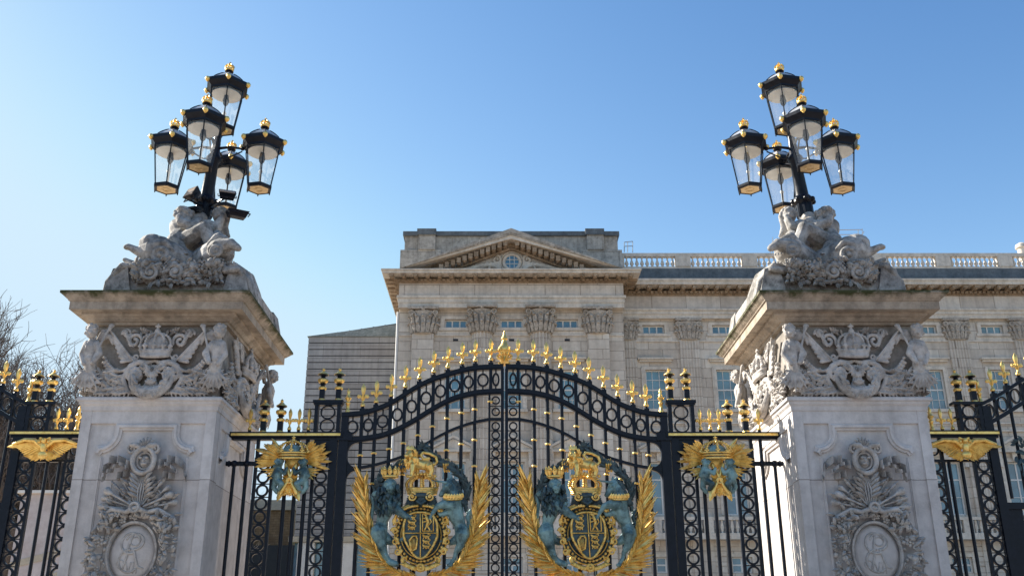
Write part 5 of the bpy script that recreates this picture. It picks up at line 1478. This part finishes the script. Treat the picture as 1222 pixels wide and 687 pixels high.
def hole(w): return (w[0]-w[3], w[0]+w[3], w[1], w[2])
mb = MB(); wall_holes(mb, XL, XR, 0, zar0+.1, [hole(w) for w in windows if w[4] == DP], DP)
mb.add([(XL,DP,0),(XL,66.5,0),(XL,66.5,zar0+.1),(XL,DP,zar0+.1)], [(0,3,2,1)]); mb.add([(XR,DP,0),(XR,66.5,0),(XR,66.5,zar0+.1),(XR,DP,zar0+.1)], [(0,1,2,3)])
PE('pavilion_wall', mb, 'palace')
XE = pX(1400,345,DW)
zw_c = pZ(332,58.3); zw_fr1 = pZ(352.5,59.2); zw_fr0 = pZ(368,59.2); zw_ar0 = pZ(379,59.2); zw_cap0 = pZ(404,59.2)
mb = MB(); wall_holes(mb, XR+.01, XE, 0, zw_ar0+.1, [hole(w) for w in windows if w[4] == DW], DW)
mb.box(XR+.01, XE, DW+.4, 75, 0, zw_c-.2)
PE('wing_wall', mb, 'palace')
mb = MB(); mb.box(XL+.02, XR-.02, DP+.42, 66.4, 0, zc_top-.1); PE('pavilion_core', mb, 'palace')
# sloped roofs hidden behind parapets
# windows
for (X, z0, z1, hw, D, nc, nr) in windows:
    mb = MB(); Y = D+.16; t = .055
    mb.box(X-hw+.002, X-hw+t+.03, Y, Y+.08, z0, z1); mb.box(X+hw-t-.03, X+hw-.002, Y, Y+.08, z0, z1)
    mb.box(X-hw+t+.03, X+hw-t-.03, Y+.001, Y+.08, z1-t-.03, z1-.002); mb.box(X-hw+t+.03, X+hw-t-.03, Y+.001, Y+.08, z0+.002, z0+t+.03)
    for i in range(1, nc): x = X-hw+2*hw*i/nc; g_ = .045 if (nr == 1 or nc == 2) else .018; mb.box(x-g_, x+g_, Y+.01, Y+.06, z0+.05, z1-.05)
    for j in range(1, nr): z = z0+(z1-z0)*j/nr; g_ = .045 if j*2 == nr or (nc == 2 and j == 2) else .018; mb.box(X-hw+.05, X+hw-.05, Y+.012, Y+.058, z-g_, z+g_)
    wn = PE('window', mb, 'white')
    mb = MB(); mb.add([(X-hw,Y+.05,z0),(X+hw,Y+.05,z0),(X+hw,Y+.05,z1),(X-hw,Y+.05,z1)], [(0,1,2,3)]); PE('pane', mb, 'pane', wn)
    # architrave surround
    mb = MB(); aw = .20; z0_, z1_ = z0, z1
    mb.box(X-hw-aw, X-hw, D-.07, D+.02, z0_-.02, z1_); mb.box(X+hw, X+hw+aw, D-.07, D+.02, z0_-.02, z1_); mb.box(X-hw-aw, X+hw+aw, D-.072, D+.02, z1_, z1_+aw)
    mb.box(X-hw-aw-.06, X-hw-aw, D-.10, D+.02, z0_-.02, z1_+.1) ; mb.box(X+hw+aw, X+hw+aw+.06, D-.10, D+.02, z0_-.02, z1_+.1)
    if nc == 3 and nr == 4:
        mb.box(X-hw-aw-.25, X+hw+aw+.25, D-.30, D+.02, z1_+.62, z1_+.74); mb.box(X-hw-aw-.15, X+hw+aw+.15, D-.18, D+.02, z1_+.48, z1_+.618); mb.box(X-hw-aw-.1, X+hw+aw+.1, D-.22, D+.02, z0_-.20, z0_-.022)
    if nc == 3 and nr == 1:
        mb.box(X-hw-.35, X+hw+.35, D-.13, D+.02, z0_-.20, z0_-.022); mb.box(X-hw-.45, X+hw+.45, D-.05, D+.02, z0_-.55, z0_-.22)
    if nc == 2 and nr == 3:
        zt = z1_+.55; mb.box(X-hw-aw-.35, X+hw+aw+.35, D-.42, D+.02, zt, zt+.14); hwid = hw+aw+.40
        mb.prism([(X-hwid,zt+.142),(X+hwid,zt+.142),(X,zt+.78)], D-.30, D+.02)
        for sg in (-1, 1):
            mb.prism([(X+sg*hwid, zt+.143),(X+sg*(hwid+.05), zt+.25),(X, zt+1.0),(X, zt+.84)][::sg], D-.46, D-.302)
        for sg in (-1, 1): mb.box(*sorted((X+sg*(hw+aw+.04), X+sg*(hw+aw+.24))), D-.34, D+.02, z1_-.35, zt)
        mb.box(X-.25, X+.25, D-.2, D-.074, z1_+.05, zt)
    PE('window_surround', mb, 'palace_trim', wn)
# capitals
def capital(mb, X, Y, z0, z1, w, round_=True, dk=1.0):
    if dk != 1.0:
        c0 = len(mb.v); capital(mb, X, Y, z0, z1, w); mb.xf(lambda v: Vector((v.x, Y+(v.y-Y)*dk, v.z)), c0); return
    h = z1-z0; r = w*.36
    if round_: mb.lathe([(r,z0),(r*1.10,z0+.04),(r*1.0,z0+.08),(r*1.02,z0+h*.6),(r*1.3,z0+h*.86)], (X,Y,0), 18)
    else: mb.box(X-r, X+r, Y-r*dk, Y+r*dk*.4, z0+.06, z0+h*.86); mb.box(X-r*1.12, X+r*1.12, Y-r*dk*1.12, Y+.1, z0, z0+.058)
    mb.prism([(X-w/2, z1-.15),(X+w/2, z1-.15),(X+w/2+.03, z1),(X-w/2-.03, z1)], Y-w/2*dk, Y+w*.3*dk)
    for row, (zz, hh, rr, cnt) in enumerate(((z0+.08, h*.40, r*1.08, 9), (z0+h*.26, h*.46, r*1.10, 8))):
        for k in range(cnt):
            if round_: a = PI+PI*(k+.5*row)/(cnt-1)*1.0; d = Vector((math.cos(a), math.sin(a), 0)); p = Vector((X,Y,zz))+d*rr; side = Vector((-d.y, d.x, 0))
            else:
                d = Vector((0,-1,0)); p = Vector((X-r+2*r*(k+.5*(row))/(cnt-1), Y-r*dk*1.02, zz)); side = Vector((1,0,0))
                if p.x > X+r: continue
            mb.blade(p, p+d*.14+Vector((0,0,hh*.85)), w*.078, .08, d, prof=((0,.7),(.5,1.05),(.9,.8),(1,.6)))
            mb.ell(p+d*.23+Vector((0,0,hh*.84)), (w*.055, .10, .085), n=7, m=5)
    zt = z1-.36
    for sg in (-1, 1):
        mb.torus((X+sg*w*.40, Y-w*.36*dk, zt), .13, .055, 'y', n=14, m=6); mb.ell((X+sg*w*.40, Y-w*.36*dk, zt), .06, n=7, m=5)
        mb.torus((X+sg*w*.12, Y-w*.40*dk, zt+.04), .08, .04, 'y', n=12, m=6)
        mb.chain([(X+sg*w*.15, Y-r*dk*1.05, z0+h*.5), (X+sg*w*.28, Y-w*.36*dk, zt), (X+sg*w*.40, Y-w*.38*dk, zt+.14)], [.05,.05,.04], 6)
    mb.ell((X, Y-w*.46*dk, z1-.10), (.14,.10,.15), n=9, m=7)
def fluted(mb, X, Y, r, z0, z1, n=18):
    vs = []; fs = []; prof = []
    for k in range(n):
        a = 2*PI*k/n
        for q, rr in ((0, 1), (.30, 1), (.42, .90), (.65, .86), (.88, .90)):
            b = a+q*2*PI/n; prof.append((math.cos(b)*r*rr, math.sin(b)*r*rr))
    m = len(prof)
    for z in (z0, z1): vs += [(X+p[0], Y+p[1], z) for p in prof]
    for i in range(m): j = (i+1) % m; fs.append((i, j, m+j, m+i))
    mb.add(vs, fs)
for i, xp in enumerate((505, 575.3, 645, 713.5)):
    X = pX(xp,382,57.4); w = 1.85
    mb = MB()
    if i in (1, 2):
        fluted(mb, X, DP-.18, .64, zbal1+.3, zcap0); mb.lathe([(.82,zbal1-.1),(.82,zbal1+.1),(.7,zbal1+.2),(.72,zbal1+.28),(.64,zbal1+.34)], (X, DP-.18, 0), 20)
        col = PE('column', mb, 'palace', sm=35)
    else:
        mb.box(X-.66, X+.66, DP-.42, DP+.01, 0, zcap0); col = PE('pilaster', mb, 'palace')
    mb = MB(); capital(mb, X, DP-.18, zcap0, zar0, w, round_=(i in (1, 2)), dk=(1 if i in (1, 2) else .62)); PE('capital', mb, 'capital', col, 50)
for xp in (747, 822, 902, 983, 1063, 1142, 1221, 1300):
    X = pX(xp,391,59.3); mb = MB()
    mb.box(X-.62, X+.62, DW-.16, DW+.01, 0, zw_cap0)
    for k in range(7): xx = X-.54+k*.18; mb.box(xx-.045, xx+.045, DW-.20, DW-.159, zbal1+.4, zw_cap0-.05)
    for e_ in (-.60, .60): mb.box(X+e_-.02, X+e_+.02, DW-.20, DW-.159, zbal1+.4, zw_cap0-.05)
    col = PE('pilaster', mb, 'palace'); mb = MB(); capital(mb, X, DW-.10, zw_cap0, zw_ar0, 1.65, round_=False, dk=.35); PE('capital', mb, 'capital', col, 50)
# pavilion entablature
mb = MB(); a = (XL+.0, XR-.0)
mb.box(XL-.05, XR+.05, DP-.48, 66, zar0, zar0+.32); mb.box(XL-.09, XR+.09, DP-.53, 66, zar0+.322, zar0+.60); mb.box(XL-.16, XR+.16, DP-.60, 66, zar0+.602, zfr0)
PE('architrave', mb, 'palace_trim')
mb = MB(); mb.box(XL-.04, XR+.04, DP-.47, 66, zfr0+.002, zfr1+.05); PE('frieze', mb, 'palace_frieze')
def cornice(X0, X1, Yf, Yb, z0, z1, o, name, left=True, right=True, ratio=1.0):
    """bed mould + modillions + corona; o = projection from frieze plane Yf"""
    h = z1-z0; mb = MB()
    for (q, za, zb) in ((.10,0,.14),(.20,.142,.26),(.30,.262,.30)): mb.box(X0-o*q, X1+o*q, Yf-o*q, Yb, z0+za*h, z0+zb*h)
    nd = int((X1-X0)/.28)
    for k in range(nd+1):
        x = X0+(X1-X0)*k/nd; mb.box(x-.08, x+.08, Yf-o*.34, Yf-o*.20, z0+.10*h, z0+.255*h)
    nm = int((X1-X0+2*o*.5)/.72)
    for k in range(nm+1):
        x = X0-o*.4+(X1-X0+o*.8)*k/nm; mb.box(x-.13, x+.13, Yf-o*.86, Yf-o*.30, z0+.30*h, z0+.56*h); mb.ell((x, Yf-o*.72, z0+.36*h), (.12,.16,.13), n=8, m=6)
    for side, xx in ((-1, X0), (1, X1)):
        if (side < 0 and left) or (side > 0 and right):
            ny = int((Yb-Yf)/.72)
            for k in range(ny):
                y = Yf+.2+k*.72; mb.box(*sorted((xx+side*o*.30, xx+side*o*.86)), y-.13, y+.13, z0+.30*h, z0+.56*h)
                for q in (-.2, .08): mb.box(*sorted((xx+side*o*.2, xx+side*o*.34)), y+q, y+q+.16, z0+.10*h, z0+.255*h)
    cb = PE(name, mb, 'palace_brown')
    mb = MB()
    mb.box(X0-o*.92, X1+o*.92, Yf-o*.92, Yb, z0+.562*h, z0+.78*h); mb.box(X0-o*.96, X1+o*.96, Yf-o*.96, Yb, z0+.782*h, z0+.86*h); mb.box(X0-o, X1+o, Yf-o, Yb, z0+.862*h, z1)
    PE('corona', mb, 'palace_trim', cb)
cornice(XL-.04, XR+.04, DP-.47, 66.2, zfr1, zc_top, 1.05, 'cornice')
mb = MB(); mb.box(XR+.02, XE, DW-.30, 66, zw_ar0, zw_ar0+.26); mb.box(XR+.02, XE, DW-.36, 66, zw_ar0+.262, zw_ar0+.5); mb.box(XR+.02, XE, DW-.44, 66, zw_ar0+.502, zw_fr0); PE('architrave', mb, 'palace_trim')
mb = MB(); mb.box(XR+.02, XE, DW-.30, 66, zw_fr0+.002, zw_fr1+.03); PE('frieze', mb, 'palace_frieze')
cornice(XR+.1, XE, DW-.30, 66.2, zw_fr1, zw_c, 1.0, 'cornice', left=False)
# pediment
ap = at(610,272.5,56.45); bl = at(477,321.5,56.45); brr = at(744,321.5,56.45)
zb = zc_top+.002
tri = [(bl.x+.3, zb), (brr.x-.3, zb), (ap.x, ap.z-.5)]
mb = MB(); mb.prism(tri, DP-.42, DP+1.2); ty = PE('tympanum', mb, 'palace_frieze')
def rake(mb, t0, t1, y0, y1):
    """raking layer between vertical offsets t0 (lower) and t1 under the outer slope"""
    for (e) in (bl, brr):
        pl = [(e.x, e.z-t0), (ap.x, ap.z-t0), (ap.x, ap.z-t1), (e.x, e.z-t1)]
        pl = [(x, max(z, zb)) for x, z in pl]
        if e is bl: pl = [pl[3], pl[2], pl[1], pl[0]]
        else: pl = [pl[2], pl[3], pl[0], pl[1]]
        mb.prism(pl, y0, y1)
mb = MB(); rake(mb, 0, .30, 56.40, DP+1.3); rake(mb, .302, .42, 56.44, DP+1.2); PE('raking_cornice', mb, 'palace_attic')
mb = MB(); rake(mb, .422, .66, 56.52, DP+1.0); rk = PE('raking_corona', mb, 'palace_trim')
mb = MB(); rake(mb, .662, .90, 57.22, DP+1.0); rake(mb, .902, 1.12, 57.34, DP+1.0)
for e in (bl, brr):
    n = 19
    for k in range(1, n):
        t = k/n; x = e.x+(ap.x-e.x)*t; z = e.z+(ap.z-e.z)*t-.80
        if z-.12 < zb: continue
        mb.box(x-.13, x+.13, 56.62, 57.2, z-.14, z+.20); mb.ell((x, 56.85, z-.10), (.12,.2,.10), n=8, m=6)
    for k in range(2, 50):
        t = k/50; x = e.x+(ap.x-e.x)*t; z = e.z+(ap.z-e.z)*t-1.02
        if z-.08 > zb: mb.box(x-.07, x+.07, 57.2, 57.36, z-.08, z+.06)
PE('raking_modillions', mb, 'palace_brown', rk)
oc = at(611,312.5,57.4); mb = MB()
mb.torus((oc.x, 57.42, oc.z), .52, .11, 'y', n=28, m=8); mb.torus((oc.x, 57.46, oc.z), .70, .06, 'y', n=28, m=8)
for sg in (-1, 1):
    for k in range(5): mb.chain([(oc.x+sg*(.75+.0*k), 57.4, oc.z-.5+.12*k), (oc.x+sg*(1.3+.32*k), 57.34, oc.z-.15-.02*k*k), (oc.x+sg*(1.5+.52*k), 57.42, oc.z-.5-.0*k)], [.10,.12,.05], 6)
    mb.chain(spiral((oc.x+sg*.98, 57.4, oc.z+.15), .30, .06, 1.2, PI/2, sg), .09, 6)
PE('oculus_surround', mb, 'palace_trim', ty, 50)
mb = MB(); mb.lathe([(.42,0),(.42,.05)], n=24); mb.xf(lambda v: Vector((oc.x+v.x, 57.46-v.z, oc.z+v.y))); PE('oculus_pane', mb, 'pane', ty)
mb = MB()
for q in (-.14, .14): mb.box(oc.x+q-.02, oc.x+q+.02, 57.36, 57.40, oc.z-.4, oc.z+.4); mb.box(oc.x-.4, oc.x+.4, 57.362, 57.402, oc.z+q-.02, oc.z+q+.02)
PE('oculus_bars', mb, 'white', ty)
# attic block
YA = 59.4; zat = pZ(276,YA)
mb = MB(); xa0, xa1 = pX(483,290,YA), pX(737,290,YA); zl_ = pZ(299,YA)
mb.box(xa0, xa1, YA, 65.5, zc_top-.1, zat-.35); mb.box(xa0-.25, xa0+2.4, YA-.14, 65.52, zc_top-.1, zl_); mb.box(xa1-2.4, xa1+.25, YA-.14, 65.52, zc_top-.1, zl_)
for x0 in (pX(500,285,YA), pX(700,285,YA)): mb.box(x0, x0+1.1, YA-.25, 65.4, zl_, zat-.35)
PE('attic', mb, 'palace_attic')
mb = MB(); mb.box(xa0-.12, xa1+.12, YA-.16, 65.6, zat-.35, zat-.06); 
for x0 in (pX(499,285,YA), pX(699,285,YA)): mb.box(x0-.05, x0+1.2, YA-.36, 65.6, zat-.36, zat+.05)
PE('attic_coping', mb, 'lead')
# wing parapet and balustrade
YB = 59.5
zp1 = pZ(302,YB); zp0 = pZ(320,YB)
mb = MB(); mb.box(XR+.1, XE, YB-.02, YB+.7, zw_c-.05, zp0-.02); PE('parapet', mb, 'lead')
mb = MB(); mb.box(XR+.1, XE, YB-.02, YB+.35, zp1-.22, zp1); mb.box(XR+.1, XE, YB, YB+.32, zp0-.02, zp0+.12)
gaps = []
px0 = 745
groups = [(745,806),(824,885.5),(903.5,964),(981,1040),(1057.6,1116.7),(1134,1191),(1208,1266),(1284,1342)]
prev = XR+.1
zmid = (zp0+zp1)/2
bal = MB()
bal_pos = []
for (a, b) in groups:
    xa_, xb_ = pX(a,311,YB), pX(b,311,YB)
    if xa_-prev > .1: mb.box(prev, xa_, YB-.06, YB+.34, zp0+.12, zp1-.22)
    prev = xb_
    nb = 10
    for k in range(nb): bal_pos.append(xa_+(xb_-xa_)*(k+.5)/nb)
mb.box(prev, XE, YB-.06, YB+.34, zp0+.12, zp1-.22)
bo = PE('balustrade', mb, 'palace_trim')
H = zp1-.22-(zp0+.12)
bm_ = MB(); bm_.lathe([(.10,0),(.10,.06*H),(.06,.12*H),(.135,.32*H),(.12,.42*H),(.05,.70*H),(.045,.82*H),(.085,.88*H),(.10,.92*H),(.10,H)], n=10)
b0 = None
for x in bal_pos:
    if x > pX(1240,311,YB): continue
    if b0 is None: b0 = emit('baluster', bm_.arrays(), M['palace_trim'], bo, (0,0,0), smooth=50); q = b0
    else: q = b0.copy(); C.objects.link(q); q.parent = bo
    q.location = Vector((x, YB+.16, zp0+.12))-PO
# lower balcony with balusters and rusticated storey
mb = MB(); mb.box(XR+.05, XE, DW-.9, DW+.01, zbal0-.35, zbal0); mb.box(XR+.05, XE, DW-.85, DW-.55, zbal1-.18, zbal1)
mb.box(XL-.2, XR+.2, DP-1.0, DP+.01, zbal0-.35, zbal0+.002); mb.box(XL-.1, XR+.1, DP-.95, DP-.65, zbal1-.18, zbal1+.002)
n = 0; x = XL+.1
while x < XE-2:
    Yb = DP-.8 if x < XR else DW-.7
    if n % 9 == 0: mb.box(x-.12, x+.45, Yb-.14, Yb+.14, zbal0, zbal1-.17); x += .35
    else: mb.lathe([(.09,0),(.05,.1),(.12,.35),(.05,.75),(.09,.9)], (x, Yb, zbal0), 7)
    x += .30; n += 1
PE('balcony', mb, 'palace_trim', sm=40)
mb = MB()
z = 1.0
while z < zbal0-.6:
    for (a0, b0_, D, hs) in ((XL-.02, XR, DP, [hole(w) for w in windows if w[4] == DP and w[6] == 2]), (XR+.05, XE, DW, [hole(w) for w in windows if w[4] == DW and w[6] == 2])):
        cur = a0
        for h in sorted(hs):
            if h[3]+.35 > z and h[2]-.1 < z+.5:
                if h[0]-.3 > cur: mb.box(cur, h[0]-.3, D-.08, D+.01, z, z+.50)
                cur = h[1]+.3
        mb.box(cur, b0_, D-.08, D+.01, z, z+.50)
    z += .56
PE('rusticated_base', mb, 'palace')
mb = MB()      # string courses
for yy, dd in ((505, .10), (514, .14)): mb.box(XR+.05, XE, DW-dd, DW+.01, pZ(yy,DW)-.05, pZ(yy,DW)+.05)
mb.box(XR+.05, XE, DW-.08, DW+.01, pZ(407,DW)-.06, pZ(407,DW)+.06); mb.box(XL, XR, DP-.08, DP+.01, pZ(400,DP)-.06, pZ(400,DP)+.06)
PE('string_course', mb, 'palace_trim')
mb = MB()      # small vents
for X in pav_bays+wing_bays:
    D = DP if X < XR else DW; mb.box(X-.16, X+.16, D-.012, D+.01, pZ(405.5,D)-.07, pZ(405.5,D)+.07)
PE('vent', mb, 'slabgap')
mb = MB(); mb.tube([(XL-.10, DP+.10, 0), (XL-.10, DP+.10, zar0-.1)], .09, 10); PE('lit_edge_pipe', mb, 'white', sm=60)  # white pipe added to stand in for the sunlit strip at the wall corner
mb = MB(); c = at(1220,300,64); mb.lathe([(.30,0),(.30,.9),(.42,.95),(.38,1.2),(.15,1.35)], (c.x, 64, pZ(311,64)), 12); PE('chimney', mb, 'palace_trim', sm=40)
# rooftop rails
def roof_rail(name, segs, label, loc):
    mb = MB()
    for a, b in segs: mb.tube([a, b], .028, 5)
    o = emit(name, mb.arrays(), M['steel'], None, loc); tag(o, label, 'roof railing')
p = lambda x, y, D: at(x, y, D)
roof_rail('ladder_cage', [(p(745,301,61),p(745,289,61)),(p(755,301,61),p(755,288,61)),(p(745,289,61),p(755,288,61)),(p(745,294,61),p(755,293.5,61)),(p(749,301,61.6),p(749,288.5,61.6)),(p(755,288,61),p(749,288.5,61.6))], 'small steel roof ladder cage just right of the pediment block', (p(745,301,61)))
roof_rail('roof_guard_rail', [(p(996,274.5,61),p(1029,274,61)),(p(996,280,61),p(1029,280,61)),(p(996,289,61),p(1024,288,61)),(p(1029,303,61),p(1029,273,61)),(p(1019,303,61),p(1031,276,61.5)),(p(996,303,61),p(996,274,61)),(p(1024,303,61.5),p(1024,274,61.5)),(p(922,303,61),p(922,283,61)),(p(918,303,61),p(926,290,61))], 'thin steel guard rail on the roof behind the right statue group', (p(1010,300,61)))

# ================================================================ OTHER BUILDINGS
DA = 66.0
xl, xr_ = pX(368.5,402,DA), pX(500,402,DA); zt = pZ(401.5,DA); zb_ = pZ(640,DA)
ao = Vector(((xl+xr_)/2, DA+5, 0))
ann = empty('annex_building', ao, 'plain grey slab-clad block left of the palace pavilion, seen through the gates', 'building')
AE = lambda name, mb, mat, par=None: emit(name, mb.arrays(), M[mat], par or ann, ao)
mb = MB(); mb.box(xl+.05, xr_, DA+.05, DA+12, zb_, zt-.02); AE('wall', mb, 'slabgap')
mb = MB(); n = 29; ph = (zt-zb_)/n
for k in range(n): mb.box(xl, xr_, DA, DA+.049, zb_+ph*k+.05, zb_+ph*(k+1)-.02); mb.box(xl, xl+.048, DA+.05, DA+12, zb_+ph*k+.05, zb_+ph*(k+1)-.02)
AE('cladding', mb, 'slab')
mb = MB(); zr0 = zt
l1 = at(374,399,DA+1); r1 = at(500,384,DA+9)
mb.add([(xl-.1,DA-.1,zt),(xr_,DA-.1,zt),(xr_,DA+12,zt),(xl-.1,DA+12,zt),(xl+.2,DA+.8,zt+.15),(xr_,DA+.8,zt+1.4),(xr_,DA+6,zt+2.3),(xl+.2,DA+6,zt+.15)],
       [(0,3,2,1),(0,1,5,4),(4,5,6,7),(1,2,6,5),(2,3,7,6),(3,0,4,7)]); rf = AE('roof', mb, 'copperroof')
mb = MB(); mb.tube([(xl+.2,DA+.8,zt+.24),(xr_,DA+.8,zt+1.49)], .05, 5)
for k in range(10): t = k/9; x = xl+.2+(xr_-xl-.2)*t; z = zt+.15+1.25*t; mb.tube([(x,DA+.8,z-.05),(x,DA+.8,z+.16)], .05, 5)
AE('ridge_rail', mb, 'lead', rf)
mb = MB(); mb.box(xl-.3, xr_, DA-.3, DA+12, zb_-.35, zb_-.002); AE('cornice_band', mb, 'cream')
mb = MB(); mb.box(xl, xr_, DA+.4, DA+12, 0, zb_-.36); AE('glazed_storey', mb, 'pane')
x = xl+.3
while x < xr_-1: mb = MB(); mb.box(x, x+1.1, DA-.1, DA+.35, 0, zb_-.36); AE('pier', mb, 'white'); x += 2.7
xl2, xr2 = pX(296,610,88), pX(352,610,88); z2 = pZ(596,88)
bo2 = Vector(((xl2+xr2)/2, 92, 0)); bh = empty('brick_building', bo2, 'small brown brick building beyond the left railing panel', 'building')
mb = MB(); mb.box(xl2-8, xr2, 88, 98, 0, z2-.9); emit('wall', mb.arrays(), M['brickbrown'], bh, bo2)
mb = MB(); mb.box(xl2-8.2, xr2+.2, 87.8, 98.2, z2-.9, z2-.5); mb.box(xl2-8, xr2, 88, 98, z2-.498, z2); emit('parapet', mb.arrays(), M['cream'], bh, bo2)
mb = MB(); mb.box(xl2-8, xr2+2, 84, 87.7, 0, pZ(650,84)); emit('porch', mb.arrays(), M['slabgap'], bh, bo2)
xl3, xr3 = pX(24,600,52), pX(230,600,52); z3 = pZ(585,52)
bo3 = Vector(((xl3+xr3)/2, 56, 0)); bh = empty('pale_building', bo3, 'low pale pinkish building behind the far left railing', 'building')
mb = MB(); mb.box(xl3, xr3, 52, 60, 0, z3-.15); emit('wall', mb.arrays(), M['pinkwall'], bh, bo3)
mb = MB(); mb.box(xl3-.2, xr3+.2, 51.8, 60.2, z3-.15, z3); emit('coping', mb.arrays(), M['white'], bh, bo3)
mb = MB()
for k in range(7): mb.prism([(xl3+.01, 1.2+k*1.15), (xr3-.01, 1.2+k*1.15+2.4), (xr3-.01, 1.2+k*1.15+2.75), (xl3+.01, 1.2+k*1.15+.35)], 51.96, 52.0) if 1.2+k*1.15+2.75 < z3-.2 else None
emit('diagonal_bands', mb.arrays(), M['cream'], bh, bo3)  # cream diagonal bands across the wall

# ================================================================ TREES
def tree(x, D, ytop, seed, label, spread=1.0, xb=None):
    X = pX(x, 600, D); Ht = pZ(ytop, D); g = random.Random(seed)
    root = empty('bare_tree', (X, D, 0), label, 'tree', 'leafless trees beyond the palace forecourt')
    tr = MB(); tw = MB(); cnt = [0]
    def grow(p, d, L, r, lev):
        n = 4 if lev < 3 else 3; pts = [p]; rr = [r]; q = p.copy(); dd = d.copy()
        for i in range(n):
            dd = (dd+Vector((g.uniform(-1,1), g.uniform(-1,1), g.uniform(-.35,.7)))*(.10+.035*lev)).normalized()
            q = q+dd*L/n; pts.append(q.copy()); rr.append(r*(1-.45*(i+1)/n))
        (tr if lev < 2 else tw).tube(pts, rr, 7 if lev < 2 else (4 if lev < 4 else 3))
        if lev >= 6: return
        k = (5, 6, 5, 4, 4, 3)[lev]
        for i in range(k):
            t = g.uniform(.35, 1.0) if i else 1.0
            idx = min(n-1, int(t*n)); b = pts[idx].lerp(pts[idx+1], t*n-idx) if idx < n else pts[-1]
            a = g.uniform(0, 2*PI); sp = g.uniform(.35, .85)*spread
            ax = dd.orthogonal().normalized(); ax2 = dd.cross(ax)
            nd = (dd*math.cos(sp)+(ax*math.cos(a)+ax2*math.sin(a))*math.sin(sp)+Vector((0,0,.12))).normalized()
            grow(b, nd, L*g.uniform(.55,.78), max(r*.48, .0125), lev+1)
    grow(Vector((0,0,0)), Vector((g.uniform(-.05,.05),0,1)), Ht*.26, Ht*.013, 0)
    zm = max(v.z for v in tw.v); k = Ht/zm
    for m in (tr, tw):
        for v in m.v: v *= k
    emit('trunk', tr.arrays(), M['bark'], root, smooth=60); emit('crown', tw.arrays(), M['bark'], root)
tree(22, 62, 374, 3, 'tallest leafless tree, at the far left above the side gate', 1.0)
tree(78, 72, 452, 5, 'smaller leafless tree between the tallest tree and the left pier', 1.0)
tree(50, 70, 425, 21, 'broad leafless tree crown just above the far left gilt spikes', 1.1)
tree(-40, 66, 395, 8, 'leafless tree cut off by the left edge of the photo', 1.0)
tree(318, 120, 568, 11, 'distant leafless tree seen through the left railing panel above the brick building', 1.0)
tree(8, 64, 470, 15, 'low leafless tree behind the bars of the far left side gate', 1.15)

# ================================================================ LIGHT, SKY, CAMERA
EL = math.radians(31); AZ = math.radians(-63)      # sun is to the left and slightly beyond (angle from +Y, clockwise)
sd = Vector((math.sin(AZ)*math.cos(EL), math.cos(AZ)*math.cos(EL), math.sin(EL)))
w = bpy.data.worlds.new('World'); sc.world = w; w.use_nodes = True; nt = w.node_tree
sky = nt.nodes.new('ShaderNodeTexSky'); sky.sky_type = 'NISHITA'; sky.sun_disc = False
sky.sun_elevation = EL; sky.sun_rotation = AZ; sky.altitude = 50; sky.air_density = .8; sky.dust_density = .12; sky.ozone_density = 2.2
bg = nt.nodes['Background']; bg.inputs[1].default_value = .125; 
# clear polarised blue: each channel of the sky gets its own contrast
sp = nt.nodes.new('ShaderNodeSeparateColor'); cb = nt.nodes.new('ShaderNodeCombineColor'); nt.links.new(sky.outputs[0], sp.inputs[0])
K = .2588
for i, (pw, am) in enumerate(((1.85, 2.42), (1.40, 1.20), (.95, .825))):
    a = nt.nodes.new('ShaderNodeMath'); a.operation = 'MULTIPLY'; a.inputs[1].default_value = K
    b = nt.nodes.new('ShaderNodeMath'); b.operation = 'SMOOTH_MIN'; b.inputs[1].default_value = (.45, .69, 1.02)[i]; b.inputs[2].default_value = (.10, .14, .2)[i]
    c = nt.nodes.new('ShaderNodeMath'); c.operation = 'POWER'; c.inputs[1].default_value = pw
    d = nt.nodes.new('ShaderNodeMath'); d.operation = 'MULTIPLY'; d.inputs[1].default_value = am/K
    nt.links.new(sp.outputs[i], a.inputs[0]); nt.links.new(a.outputs[0], b.inputs[0]); nt.links.new(b.outputs[0], c.inputs[0]); nt.links.new(c.outputs[0], d.inputs[0]); nt.links.new(d.outputs[0], cb.inputs[i])
nt.links.new(cb.outputs[0], bg.inputs[0])
ld = bpy.data.lights.new('sun', 'SUN'); ld.energy = 5.0; ld.angle = math.radians(.5); ld.color = (1.0,.93,.82)
lo = bpy.data.objects.new('sun', ld); C.objects.link(lo); lo.rotation_euler = sd.to_track_quat('Z', 'Y').to_euler(); lo.location = (-30, 30, 40)
cd = bpy.data.cameras.new('camera'); cam = bpy.data.objects.new('camera', cd); C.objects.link(cam)
cam.location = (0, 0, EYE); cam.rotation_euler = (PI/2+PITCH, 0, 0)
cd.sensor_width = 36; cd.lens = F/1222*36; cd.shift_x = (611-CX)/1222; cd.clip_end = 4000; cd.clip_start = .1
sc.camera = cam
sc.render.engine = 'CYCLES'
sc.view_settings.view_transform = 'Standard'; sc.view_settings.look = 'None'; sc.view_settings.exposure = 1.30; sc.view_settings.gamma = 1
